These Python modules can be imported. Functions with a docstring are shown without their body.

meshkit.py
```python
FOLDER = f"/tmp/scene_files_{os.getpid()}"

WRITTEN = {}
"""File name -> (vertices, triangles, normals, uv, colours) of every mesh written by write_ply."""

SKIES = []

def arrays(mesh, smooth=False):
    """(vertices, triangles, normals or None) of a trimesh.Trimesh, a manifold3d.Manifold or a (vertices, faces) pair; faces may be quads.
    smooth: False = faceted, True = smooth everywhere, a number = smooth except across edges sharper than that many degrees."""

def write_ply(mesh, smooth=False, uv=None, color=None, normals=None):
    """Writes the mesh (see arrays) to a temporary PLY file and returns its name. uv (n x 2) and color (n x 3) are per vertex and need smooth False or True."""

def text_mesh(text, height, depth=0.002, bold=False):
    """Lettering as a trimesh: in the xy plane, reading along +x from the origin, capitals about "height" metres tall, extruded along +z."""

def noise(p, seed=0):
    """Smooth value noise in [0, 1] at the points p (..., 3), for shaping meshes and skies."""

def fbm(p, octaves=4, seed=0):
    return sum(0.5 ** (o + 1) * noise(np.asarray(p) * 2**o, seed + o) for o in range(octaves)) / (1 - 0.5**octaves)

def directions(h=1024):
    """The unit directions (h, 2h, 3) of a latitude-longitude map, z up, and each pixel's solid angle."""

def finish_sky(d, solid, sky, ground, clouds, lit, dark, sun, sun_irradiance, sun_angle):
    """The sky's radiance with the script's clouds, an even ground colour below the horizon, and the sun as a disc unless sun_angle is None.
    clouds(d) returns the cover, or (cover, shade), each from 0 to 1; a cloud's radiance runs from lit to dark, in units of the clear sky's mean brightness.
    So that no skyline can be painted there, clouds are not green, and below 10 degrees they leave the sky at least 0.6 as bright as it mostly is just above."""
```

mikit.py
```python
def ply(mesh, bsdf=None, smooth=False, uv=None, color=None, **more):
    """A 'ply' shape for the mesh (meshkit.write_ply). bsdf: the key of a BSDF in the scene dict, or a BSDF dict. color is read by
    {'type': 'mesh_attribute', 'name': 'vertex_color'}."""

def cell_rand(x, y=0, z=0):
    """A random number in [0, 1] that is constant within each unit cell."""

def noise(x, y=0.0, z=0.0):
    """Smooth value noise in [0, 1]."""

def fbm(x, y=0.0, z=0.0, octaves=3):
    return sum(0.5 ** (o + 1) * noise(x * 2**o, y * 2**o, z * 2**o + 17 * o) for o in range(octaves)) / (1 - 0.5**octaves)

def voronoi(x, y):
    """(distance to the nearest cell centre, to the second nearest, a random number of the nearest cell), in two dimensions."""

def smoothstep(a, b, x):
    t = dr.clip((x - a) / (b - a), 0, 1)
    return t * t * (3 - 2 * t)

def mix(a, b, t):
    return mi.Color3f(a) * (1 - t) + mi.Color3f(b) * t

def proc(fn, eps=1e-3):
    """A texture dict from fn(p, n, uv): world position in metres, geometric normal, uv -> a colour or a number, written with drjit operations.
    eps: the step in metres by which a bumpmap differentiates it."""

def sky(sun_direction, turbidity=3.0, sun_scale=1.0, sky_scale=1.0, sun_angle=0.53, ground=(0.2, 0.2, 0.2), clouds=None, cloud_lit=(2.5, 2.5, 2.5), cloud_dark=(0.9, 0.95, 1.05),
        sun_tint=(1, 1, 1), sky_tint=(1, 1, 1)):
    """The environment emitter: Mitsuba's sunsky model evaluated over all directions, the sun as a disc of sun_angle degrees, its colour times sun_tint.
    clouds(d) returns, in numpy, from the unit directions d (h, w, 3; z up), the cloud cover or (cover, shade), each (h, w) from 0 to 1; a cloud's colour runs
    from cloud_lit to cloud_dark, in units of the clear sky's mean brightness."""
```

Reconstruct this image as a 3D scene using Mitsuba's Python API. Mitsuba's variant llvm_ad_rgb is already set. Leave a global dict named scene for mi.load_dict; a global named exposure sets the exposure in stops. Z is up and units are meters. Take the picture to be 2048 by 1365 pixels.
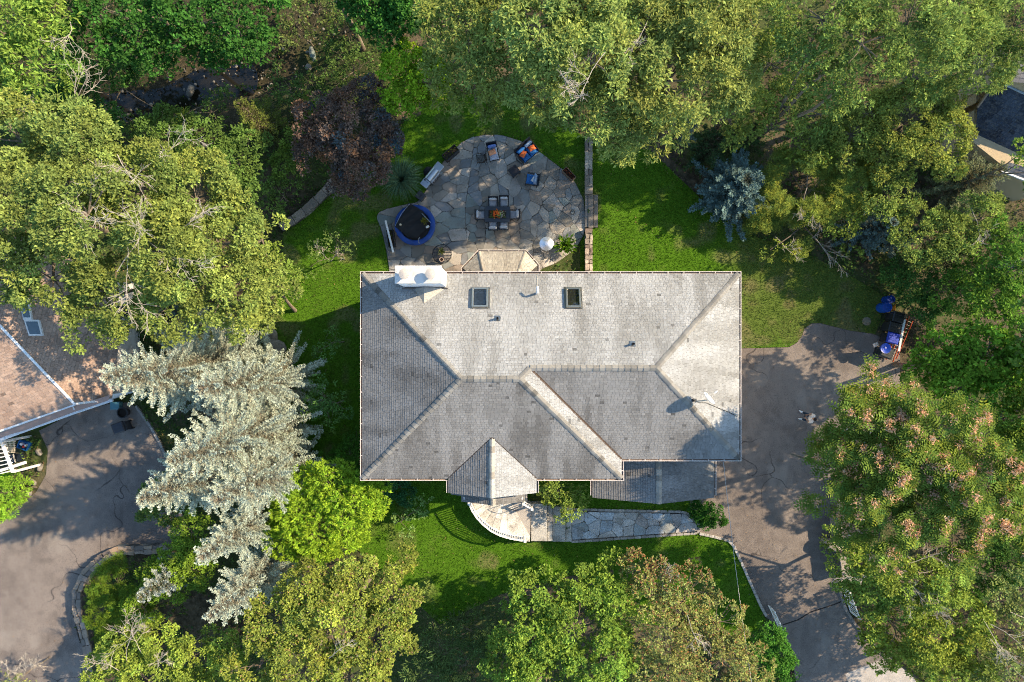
import math
import numpy as np, trimesh, shapely, shapely.ops, mitsuba as mi, drjit as dr, mikit, meshkit
from shapely.geometry import Polygon, LineString, box as sbox
from mikit import proc, noise, fbm, cell_rand, smoothstep, mix, voronoi

# ------------------------------------------------------------------ camera, sky, exposure
H, F = 41.0, 1365.33                       # camera height, focal length in photo pixels (2048 wide)
T = mi.ScalarTransform4f
scene, labels = {}, {}
scene['camera'] = {'type': 'perspective', 'fov': 2 * math.degrees(math.atan(1024 / F)), 'fov_axis': 'x',
                   'to_world': T().look_at(origin=[0, 0, H], target=[0, 0, 0], up=[0, 1, 0]),
                   'near_clip': 0.1, 'far_clip': 3000.0}
SUN = np.array([0.766, 0.262, 0.588])
scene['sky_light'] = mikit.sky(SUN.tolist(), turbidity=3, sky_scale=1.75, sky_tint=(1.04, 1.0, .93), ground=(0.12, 0.13, 0.09), sun_tint=(1.0, 0.99, 0.97))
exposure = 2.65

# ------------------------------------------------------------------ small helpers
def at(px, py, z=0.0):
    """the point at height z that the photograph shows at this pixel"""
    return np.array([(px - 1024) * (H - z) / F, (682.5 - py) * (H - z) / F, z])
def on_plane(px, py, c, a, b):
    """pixel onto the plane z = c + a x + b y"""
    ux, uy = (px - 1024) / F, (682.5 - py) / F
    z = (c + (a * ux + b * uy) * H) / (1 + a * ux + b * uy)
    return at(px, py, z)
def poly(pts, z=0.0): return Polygon([at(x, y, z)[:2] for x, y in pts])
def S(r, g, b, k=1.0):
    c = np.array([r, g, b]) / 255.0
    return np.where(c < .04045, c / 12.92, ((c + .055) / 1.055) ** 2.4) * k
def rng(seed): return np.random.default_rng(seed)
counts = {}
def numbered(key):
    n = counts.get(key, 0); counts[key] = n + 1
    return key if n == 0 else f'{key}_{n:03d}'
def tag(key, label=None, cat=None, group=None, kind=None):
    d = labels.setdefault(key, {})
    for k, v in (('label', label), ('category', cat), ('group', group), ('kind', kind)):
        if v: d[k] = v
    return key
def thing(name, label, cat, group=None): return tag(numbered(name), label, cat, group)
def put(name, mesh, bsdf, parent=None, col=None, smooth=False, label=None, cat=None, group=None, kind=None, **more):
    key = numbered(f'{parent}__{name}' if parent else name)
    if isinstance(mesh, (list,)): mesh = join(mesh)
    if isinstance(mesh, tuple): mesh = trimesh.Trimesh(mesh[0], mesh[1], process=False)
    if smooth is not False and smooth is not True:
        mesh = trimesh.graph.smooth_shade(mesh, angle=math.radians(smooth), facet_minarea=None); smooth = True
    if col is not None:
        col = np.asarray(col, float)
        if col.ndim == 1: col = np.tile(col, (len(mesh.vertices), 1))
    scene[key] = mikit.ply(mesh, bsdf, smooth=smooth, color=col, **more)
    if label or cat or group or kind: tag(key, label, cat, group, kind)
    return key
def join(ms):
    vs, fs, n = [], [], 0
    for m in ms:
        v, f = (m.vertices, m.faces) if hasattr(m, 'vertices') else m
        vs.append(np.asarray(v)); fs.append(np.asarray(f) + n); n += len(v)
    return trimesh.Trimesh(np.vstack(vs), np.vstack(fs), process=False)
def hull(pts):
    return trimesh.convex.convex_hull(np.asarray(pts, float))
def cbox(sx, sy, sz, b=0.01, c=(0, 0, 0)):
    """chamfered box centred at c"""
    b = min(b, sx * .3, sy * .3, sz * .3); h = np.array([sx, sy, sz]) / 2; P = []
    for s in np.ndindex(2, 2, 2):
        s = np.array(s) * 2 - 1
        for k in range(3):
            d = np.full(3, b); d[k] = 0
            P.append(s * (h - d))
    return hull(np.array(P) + np.asarray(c))
def mv(m, x=0, y=0, z=0, rz=0, rx=0, ry=0):
    m = m.copy() if hasattr(m, 'copy') else trimesh.Trimesh(m[0], m[1], process=False)
    for ang, ax in ((rx, [1, 0, 0]), (ry, [0, 1, 0]), (rz, [0, 0, 1])):
        if ang: m.apply_transform(trimesh.transformations.rotation_matrix(math.radians(ang), ax))
    m.apply_translation([x, y, z]); return m
def tube(pts, radii, sides=6):
    pts = np.asarray(pts, float); n = len(pts); radii = np.broadcast_to(radii, n)
    d = np.gradient(pts, axis=0); d /= np.linalg.norm(d, axis=1, keepdims=True) + 1e-9
    m = d.mean(0); ref = np.array([0, 0, 1.0]) if abs(m[2]) < .8 * np.linalg.norm(m) else np.array([1.0, .1, 0])
    u = np.cross(d, ref); u /= np.linalg.norm(u, axis=1, keepdims=True) + 1e-9; w = np.cross(d, u)
    a = np.arange(sides) * 2 * np.pi / sides
    v = pts[:, None] + radii[:, None, None] * (np.cos(a)[None, :, None] * u[:, None] + np.sin(a)[None, :, None] * w[:, None])
    v = np.vstack([v.reshape(-1, 3), pts[:1], pts[-1:]])
    f, i = [], np.arange(sides); j = (i + 1) % sides
    for k in range(n - 1):
        A, B = k * sides, (k + 1) * sides
        f += [np.stack([A + i, A + j, B + j], 1), np.stack([A + i, B + j, B + i], 1)]
    f += [np.stack([j, i, i * 0 + n * sides], 1), np.stack([(n - 1) * sides + i, (n - 1) * sides + j, i * 0 + n * sides + 1], 1)]
    return v, np.vstack(f)
def lathe(prof, sides=24, c=(0, 0, 0)):
    """profile [(r, z), ...] turned about z"""
    a = np.arange(sides) * 2 * np.pi / sides; V = []
    for r, z in prof: V.append(np.stack([r * np.cos(a), r * np.sin(a), a * 0 + z], 1))
    v = np.vstack(V) + np.asarray(c); f = []; i = np.arange(sides); j = (i + 1) % sides
    for k in range(len(prof) - 1):
        A, B = k * sides, (k + 1) * sides
        f += [np.stack([A + i, A + j, B + j], 1), np.stack([A + i, B + j, B + i], 1)]
    return trimesh.Trimesh(v, np.vstack(f), process=False)
def sheet(pg, z):
    ms = []
    for g in getattr(pg, 'geoms', [pg]):
        if g.area < 1e-4: continue
        v, f = trimesh.creation.triangulate_polygon(g, engine='earcut')
        ms.append((np.column_stack([v, np.full(len(v), z)]), f))
    m = join(ms); n = np.cross(m.vertices[m.faces[:, 1]] - m.vertices[m.faces[:, 0]], m.vertices[m.faces[:, 2]] - m.vertices[m.faces[:, 0]])
    m.faces[n[:, 2] < 0] = m.faces[n[:, 2] < 0][:, ::-1]
    return m
def slab(pg, z0, z1, b=0.0):
    """a polygon extruded from z0 to z1 with a small chamfer on top"""
    if b:
        inner = pg.buffer(-b)
        if inner.geom_type == 'Polygon' and not inner.is_empty and not pg.interiors:
            o = np.array(shapely.geometry.polygon.orient(pg).exterior.coords)[:-1]
            if len(o) < 40 and pg.convex_hull.area - pg.area < .02 * pg.area:
                cen = o.mean(0); r = np.linalg.norm(o - cen, axis=1, keepdims=True)
                return hull(np.vstack([np.column_stack([o, np.full(len(o), z0)]), np.column_stack([o, np.full(len(o), z1 - b)]),
                                       np.column_stack([cen + (o - cen) * (1 - b / r), np.full(len(o), z1)])]))
    m = trimesh.creation.extrude_polygon(pg, z1 - z0, engine='earcut'); m.apply_translation([0, 0, z0]); return m
def unit(v): return v / (np.linalg.norm(v, axis=-1, keepdims=True) + 1e-9)

# ------------------------------------------------------------------ materials
VC = {'type': 'mesh_attribute', 'name': 'vertex_color'}
def two(b): return {'type': 'twosided', 'bsdf': b}
def rgb(*c): return {'type': 'rgb', 'value': [float(x) for x in c]}
scene['matte'] = two({'type': 'principled', 'base_color': VC, 'roughness': .85, 'specular': .3})
scene['satin'] = two({'type': 'principled', 'base_color': VC, 'roughness': .4, 'specular': .5})
scene['metal'] = two({'type': 'principled', 'base_color': VC, 'roughness': .32, 'metallic': .9})
scene['leaf'] = {'type': 'principledthin', 'base_color': VC, 'roughness': .4, 'diff_trans': .55, 'eta': 1.5}
scene['needle'] = {'type': 'principledthin', 'base_color': VC, 'roughness': .6, 'diff_trans': .35, 'eta': 1.3}
scene['blade'] = {'type': 'principledthin', 'base_color': VC, 'roughness': .6, 'diff_trans': .6, 'eta': 1.3}
scene['glass'] = {'type': 'thindielectric', 'int_ior': 1.5}
scene['shingle'] = two({'type': 'blendbsdf', 'weight': proc(lambda p, n, uv: smoothstep(.45, .8, fbm(p.x * 9, p.y * 9, p.z * 9, 3)) * .3 + smoothstep(.5, .8, noise(p.x * 55, p.y * 55, p.z * 55)) * .22),
    'a': {'type': 'principled', 'base_color': VC, 'roughness': .9, 'specular': .2},
    'b': {'type': 'principled', 'base_color': rgb(.19, .182, .172), 'roughness': .95, 'specular': .2}})
def stone_weight(p, n, uv):
    return smoothstep(.4, .75, fbm(p.x * 2.2 + 7, p.y * 2.2, p.z * 2, 3)) * .5 + smoothstep(.5, .8, noise(p.x * 22, p.y * 22, p.z * 22)) * .3
scene['stone'] = two({'type': 'bumpmap', 'arbitrary': proc(lambda p, n, uv: fbm(p.x * 9, p.y * 9, 0., 2), eps=.01), 'scale': .012,
    'bsdf': {'type': 'blendbsdf', 'weight': proc(stone_weight),
    'a': {'type': 'principled', 'base_color': VC, 'roughness': .75, 'specular': .35},
    'b': {'type': 'principled', 'base_color': rgb(.16, .145, .125), 'roughness': .8, 'specular': .3}}})
scene['bark'] = two({'type': 'principled', 'roughness': .95, 'specular': .2, 'base_color':
    proc(lambda p, n, uv: mix((.10, .075, .05), (.24, .2, .155), fbm(p.x * 14, p.y * 14, p.z * 3, 3)))})
scene['dead_wood'] = two({'type': 'principled', 'roughness': .9, 'specular': .2, 'base_color':
    proc(lambda p, n, uv: mix((.3, .26, .21), (.5, .45, .39), noise(p.x * 7, p.y * 7, p.z * 7)))})
def soil_color(p, n, uv):
    a = fbm(p.x * .5, p.y * .5, 3.0, 2); b = fbm(p.x * 5, p.y * 5, 1.0, 2); c = noise(p.x * 23, p.y * 23, 5.0)
    base = mix((.04, .034, .022), (.12, .098, .064), smoothstep(.25, .75, a * .5 + b * .5))
    base = mix(base, (.05, .08, .02), smoothstep(.4, .65, fbm(p.x * .35 + 9, p.y * .35, 0., 2)) * .75)
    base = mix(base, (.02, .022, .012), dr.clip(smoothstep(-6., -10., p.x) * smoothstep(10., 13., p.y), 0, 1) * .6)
    return mix(base, (.2, .15, .1), smoothstep(.8, .95, c) * .5)
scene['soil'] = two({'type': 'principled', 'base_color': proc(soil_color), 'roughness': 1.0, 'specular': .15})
def lawn_tone(x, y):
    """numpy: 0 = lush, 1 = dry; the east end of the lawn is dull"""
    n = meshkit.fbm(np.stack([x * .35, y * .35, x * 0], -1), 3, 5)
    dry = np.clip((x - 12.2) / 2.0, 0, 1) * np.clip((y - 0) / 1 + .5, 0, 1) * (.45 + 1.2 * np.clip(n - .45, 0, 1))
    return np.clip(dry + np.clip((n - .52) * 2.2, 0, .5), 0, 1)
def lawn_color(p, n, uv):
    dry = dr.clip((p.x - 12.2) / 2.0, 0, 1) * dr.clip(p.y + .5, 0, 1) * .6
    f = fbm(p.x * .9, p.y * .9, 2.0, 3); g = noise(p.x * 9, p.y * 9, 4.0)
    c = mix((.045, .115, .006), (.085, .185, .014), f * .6 + g * .4)
    c = mix(c, (.12, .12, .045), dr.clip(dry * .8 + smoothstep(.62, .85, f) * .5, 0, 1))
    return mix(c, (.19, .15, .085), smoothstep(.62, .76, fbm(p.x * .6 + 31, p.y * .6, 1.0, 2)) * .5)
scene['turf'] = two({'type': 'principled', 'base_color': proc(lawn_color), 'roughness': 1.0, 'specular': .1})
def asphalt_color(p, n, uv):
    a = fbm(p.x * .35, p.y * .35, 0., 3); b = noise(p.x * 42, p.y * 42, 0.); c = fbm(p.x * 2.5, p.y * 2.5, 8., 2)
    base = mix((.135, .114, .102), (.21, .18, .16), smoothstep(.25, .75, a * .65 + c * .35))
    base = mix(base, (.06, .05, .048), smoothstep(.6, .9, b) * .45)
    base = mix(base, (.34, .31, .28), smoothstep(.72, .95, noise(p.x * 50 + 3, p.y * 50, 4.)) * .35)
    d1, d2, w = voronoi(p.x * .23 + fbm(p.x * .9, p.y * .9, 1., 2) * .5, p.y * .23 + fbm(p.x * .9, p.y * .9, 6., 2) * .5)
    crack = (1 - smoothstep(.004, .016, d2 - d1)) * smoothstep(.42, .58, fbm(p.x * .3, p.y * .3, 12., 2))
    base = mix(base, (.05, .043, .04), smoothstep(.78, .95, noise(p.x * 2.3 + 5, p.y * 1.9, 2.)) * .25)
    base = mix(base, (.30, .27, .24), smoothstep(.66, .8, fbm(p.x * .8 + 3, p.y * .5, 7., 3)) * .3)
    return mix(base, (.035, .03, .03), crack * .8)
scene['asphalt'] = two({'type': 'bumpmap', 'arbitrary': proc(lambda p, n, uv: noise(p.x * 45, p.y * 45, 0.), eps=.004), 'scale': .006,
    'bsdf': {'type': 'principled', 'base_color': proc(asphalt_color), 'roughness': .9, 'specular': .25}})
scene['concrete'] = two({'type': 'principled', 'roughness': .9, 'specular': .2, 'base_color':
    proc(lambda p, n, uv: mix((.3, .275, .25), (.44, .41, .38), fbm(p.x * 3, p.y * 3, p.z * 3, 2)))})
scene['mortar'] = two({'type': 'principled', 'roughness': .95, 'specular': .15, 'base_color':
    proc(lambda p, n, uv: mix((.075, .07, .064), (.24, .22, .19), smoothstep(.35, .75, fbm(p.x * 1.5, p.y * 1.5, 0., 2))))})
scene['stucco'] = two({'type': 'principled', 'roughness': .9, 'specular': .2, 'base_color':
    proc(lambda p, n, uv: mix((.46, .445, .42), (.62, .61, .6), smoothstep(.25, .7, fbm(p.x * 3, p.y * 3, p.z * 1.2, 3))))})
scene['pool_water'] = {'type': 'principled', 'base_color': rgb(.012, .011, .007), 'roughness': .08, 'specular': .5}

# ------------------------------------------------------------------ the setting: ground, lawns, paving
HOUSE = Polygon([(-7.76, 3.49), (11.77, 3.49), (11.77, -6.11), (5.68, -6.11), (5.68, -7.13), (-7.76, -7.13)])
patio_pg = poly([(750, 428), (775, 418), (800, 412), (835, 405), (850, 385), (876, 340), (890, 320), (922, 286), (945, 275), (972, 270), (1005, 271), (1040, 282), (1080, 305), (1120, 335), (1150, 365),
                 (1167, 400), (1172, 440), (1168, 470), (1150, 500), (1110, 528), (1078, 540), (1070, 575), (782, 575), (777, 530), (771, 490), (761, 455)])
patio_pg = patio_pg.buffer(.4).buffer(-.8).buffer(.4)
walk_pg = poly([(1138, 1018), (1200, 1020), (1372, 1024), (1398, 1048), (1400, 1066), (1300, 1073), (1140, 1084)])
landing_pts = [(940, 1005), (946, 1022), (955, 1036), (968, 1050), (984, 1062), (1002, 1071), (1020, 1077), (1040, 1082), (1060, 1084), (1062, 1008)]
drive_pg = poly([(1380, 700), (1578, 695), (1594, 686), (1604, 672), (1609, 658), (1622, 648), (1640, 647), (1700, 662), (1745, 668), (1800, 690), (1800, 780), (1740, 830), (1690, 900), (1668, 980), (1662, 1060),
                 (1668, 1140), (1690, 1220), (1740, 1280), (1790, 1320), (1840, 1380), (1850, 1450), (1600, 1450), (1592, 1365), (1580, 1290), (1556, 1252), (1532, 1235), (1500, 1165), (1478, 1120), (1466, 1092), (1458, 1080),
                 (1400, 1066), (1396, 1046), (1380, 1030)]).buffer(.3).buffer(-.3)
drive2_pg = poly([(-200, 1060), (0, 1042), (40, 1012), (72, 985), (92, 950), (96, 900), (78, 862), (150, 825), (226, 806), (262, 806), (300, 850), (330, 905), (352, 990), (372, 1050), (356, 1082), (330, 1094), (226, 1100),
                  (172, 1140), (150, 1180), (146, 1230), (158, 1280), (184, 1330), (190, 1450), (-200, 1450)]).buffer(.3).buffer(-.3)
lawn_pg = shapely.union_all([
    poly([(1180, 280), (1300, 300), (1400, 395), (1500, 470), (1600, 500), (1700, 550), (1768, 592), (1762, 640), (1750, 672), (1640, 660), (1590, 700), (1400, 720), (1160, 600), (1160, 400), (1120, 335), (1080, 300), (1100, 265)]),
    poly([(800, 250), (850, 225), (900, 190), (1010, 185), (1100, 230), (1180, 280), (1180, 420), (800, 420)]),
    poly([(566, 460), (640, 395), (690, 375), (760, 330), (810, 240), (900, 300), (900, 450), (800, 580), (800, 960), (700, 960), (600, 880), (545, 800), (535, 650), (566, 560)]),
    poly([(700, 900), (1200, 900), (1420, 1000), (1420, 1060), (1462, 1085), (1500, 1165), (1532, 1240), (1500, 1290), (1250, 1240), (1150, 1150), (1000, 1190), (880, 1250), (760, 1140), (690, 1080)])]).buffer(.5).buffer(-.5)
hard = shapely.union_all([patio_pg, walk_pg, drive_pg, poly(landing_pts), HOUSE.buffer(-.5)])
lawn_pg = lawn_pg.difference(hard).buffer(-.02)

creek = LineString([at(x, y)[:2] for x, y in [(120, 190), (220, 210), (330, 190), (420, 150), (560, 150), (620, 90), (640, -60)]])
def axis(lo, hi, step, far):
    a = np.arange(lo, hi + .01, step); o = np.geomspace(step * 3, far, 10)
    return np.concatenate([lo - o[::-1], a, hi + o])
gx, gy = axis(-42, 42, .5, 900), axis(-31, 31, .5, 900)
GX, GY = np.meshgrid(gx, gy, indexing='ij')
pts = shapely.points(GX.ravel(), GY.ravel())
dcreek = shapely.distance(creek, pts).reshape(GX.shape)
hardall = shapely.union_all([lawn_pg, hard, drive2_pg]); shapely.prepare(hardall)
dh = np.clip(shapely.distance(hardall, pts).reshape(GX.shape), 0, 2) / 2
bump = meshkit.fbm(np.stack([GX * .6, GY * .6, GX * 0], -1), 4, 3)
GZ = -.04 - .35 * bump * dh - .9 * np.exp(-(dcreek / 1.6) ** 2) * dh
nx, ny = GX.shape; idx = np.arange(nx * ny).reshape(nx, ny)
gf = np.vstack([np.stack([idx[:-1, :-1], idx[1:, :-1], idx[1:, 1:]], -1).reshape(-1, 3), np.stack([idx[:-1, :-1], idx[1:, 1:], idx[:-1, 1:]], -1).reshape(-1, 3)])
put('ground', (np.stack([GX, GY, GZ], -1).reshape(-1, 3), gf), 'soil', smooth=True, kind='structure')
put('lawn', sheet(lawn_pg, 0.0), 'turf', kind='structure')
put('driveway', sheet(drive_pg, 0.006), 'asphalt', kind='structure', label='grey asphalt driveway beside the house running down to the road')
put('driveway', sheet(drive2_pg, 0.006), 'asphalt', kind='structure', label='neighbouring grey asphalt yard with dappled tree shade at the left edge')
seam = LineString([at(1566, 1250)[:2], at(1596, 1240)[:2], at(1622, 1224)[:2], at(1648, 1216)[:2], at(1672, 1208)[:2], at(1690, 1200)[:2]])
put('tar_seam', sheet(seam.buffer(.035), 0.011), 'matte', 'driveway', col=np.array([.02, .018, .018]))
put('pavement', sheet(poly([(1690, 1348), (1786, 1310), (1812, 1334), (1870, 1420), (1716, 1420)]), 0.012), 'concrete', kind='structure')
put('creek_water', sheet(shapely.ops.substring(creek, .16, .5, normalized=True).buffer(1.6), -.86), 'pool_water', kind='structure')

def grass_blades(pg, n, seed):
    r = rng(seed); x0, y0, x1, y1 = pg.bounds; P = np.zeros((0, 2))
    while len(P) < n:
        q = np.column_stack([r.uniform(x0, x1, n), r.uniform(y0, y1, n)]); P = np.vstack([P, q[shapely.contains_xy(pg, q[:, 0], q[:, 1])]])
    P = P[:n]; a = r.uniform(0, 2 * np.pi, n); L = r.uniform(.05, .11, n); w = r.uniform(.012, .026, n)
    lean = r.uniform(.2, 1.0, n) * L; d = np.column_stack([np.cos(a), np.sin(a)]); s = np.column_stack([-d[:, 1], d[:, 0]])
    z = np.zeros((n, 1)); b = r.uniform(0, 2 * np.pi, n)
    tip = P + np.column_stack([np.cos(b), np.sin(b)]) * lean[:, None]
    v = np.stack([np.hstack([P - s * w[:, None], z]), np.hstack([P + s * w[:, None], z]), np.hstack([tip, L[:, None]])], 1).reshape(-1, 3)
    dry = np.clip(lawn_tone(P[:, 0], P[:, 1]) + r.normal(0, .12, n), 0, 1)[:, None]
    c = (1 - dry) * np.array([.1, .222, .02]) + dry * np.array([.155, .17, .06])
    c *= r.uniform(.75, 1.25, (n, 1))
    return v, np.arange(3 * n).reshape(-1, 3), np.repeat(c, 3, 0)
v, f, c = grass_blades(lawn_pg, 125000, 1)
put('grass', (v, f), 'blade', col=c, label='short mown green grass covering the lawns round the house', cat='grass', kind='stuff')

# flagstones ---------------------------------------------------------------
def cells(pg, size, seed, stretch=(1, 1), relax=1):
    r = rng(seed); x0, y0, x1, y1 = pg.bounds
    n = max(4, int(pg.area / size ** 2)); q = []
    while len(q) < n:
        p = (r.uniform(x0, x1), r.uniform(y0, y1))
        if pg.contains(shapely.Point(p)) and all((p[0] - a[0]) ** 2 + (p[1] - a[1]) ** 2 > (size * r.uniform(.35, .8)) ** 2 for a in q): q.append(p)
    sc = np.array(stretch); g = shapely.voronoi_polygons(shapely.MultiPoint(np.array(q) * sc), extend_to=sbox(x0 * 9 - 50, y0 * 9 - 50, x1 * 9 + 50, y1 * 9 + 50))
    out = []
    for c in g.geoms:
        c = shapely.transform(c, lambda k: k / sc).intersection(pg)
        out += [x for x in getattr(c, 'geoms', [c]) if x.geom_type == 'Polygon' and x.area > .02]
    return out
def wobble(pg, r, amp=.03):
    c = np.array(shapely.segmentize(pg.exterior, .22).coords)[:-1]
    return Polygon(c + r.normal(0, amp, c.shape)).buffer(0)
def lay(parent, pgs, z0, z1, cols, seed, joint=.013, name='flagstone', bsdf='stone', amp=.012):
    r = rng(seed)
    for c in pgs:
        c = c.buffer(-joint - .03, join_style=1).buffer(.03, quad_segs=2).simplify(.01)
        for g in getattr(c, 'geoms', [c]):
            if g.geom_type != 'Polygon' or g.area < .012: continue
            g = wobble(g, r, amp)
            g = max(getattr(g, 'geoms', [g]), key=lambda k: k.area)
            g2 = g.convex_hull if g.convex_hull.area < g.area * 1.08 else g
            m = slab(g2, z0, z1 + r.uniform(-.004, .006), .008)
            t = r.uniform(-.006, .006, 2); cc = np.array(g.centroid.coords[0]); m.vertices[:, 2] += (m.vertices[:, :2] - cc) @ t
            col = np.array(cols[r.integers(len(cols))]) * r.uniform(.82, 1.18)
            put(name, m, bsdf, parent, col=col)
put('patio', slab(patio_pg, -.12, .02), 'mortar', kind='structure')
PAT = [S(172, 170, 164, 0.731), S(156, 160, 160, 0.705), S(182, 174, 163, 0.740), S(146, 144, 138, 0.688), S(172, 158, 145, 0.688), S(142, 146, 150, 0.688), S(196, 190, 182, 0.731), S(152, 162, 158, 0.688)]
cut = shapely.union_all([LineString([at(x, y)[:2] for x, y in l]).buffer(.004) for l in ([(1038, 380), (1037, 430), (1030, 455), (1010, 480), (985, 498)], [(1020, 372), (1018, 450)])])
inner = patio_pg.buffer(-.3)
for k in range(0): pass
pgs = []
for region, st, sz, sd in ((patio_pg.intersection(poly([(700, 200), (960, 200), (930, 420), (940, 600), (700, 600)])), (.75, 1.25), .66, 4), (patio_pg.intersection(poly([(960, 200), (930, 420), (940, 600), (1250, 600), (1250, 200)])), (1.15, .95), .6, 9)):
    for g in getattr(region, 'geoms', [region]): pgs += cells(g, sz, sd, st)
lay('patio', pgs, .0, .055, PAT, 3)
put('garden_path', slab(walk_pg, -.1, .025), 'mortar', kind='structure')
WLK = [S(190, 200, 208, .85), S(175, 188, 198, .82), S(200, 198, 194, .85), S(185, 180, 176, .8), S(170, 182, 186, .8), S(205, 208, 210, .85)]
wi = walk_pg.buffer(-.12)
lay('garden_path', cells(wi, .62, 6, (1.0, 1.0)), .0, .06, WLK, 5, joint=.014)
rim = walk_pg.difference(walk_pg.buffer(-.11))
segs = []
L = walk_pg.exterior
for k in range(int(L.length / .42)):
    p, q = L.interpolate(k * .42), L.interpolate(k * .42 + .42)
    w = LineString([p, q]).buffer(.075, cap_style=2)
    if w.intersection(poly(landing_pts)).area < .01 and p.y < at(0, 1040)[1] + .9: segs.append(w)
lay('garden_path', segs, .0, .075, [S(190, 186, 180, .75), S(175, 170, 165, .75)], 8, joint=.008, name='edging_stone', amp=.004)

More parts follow.
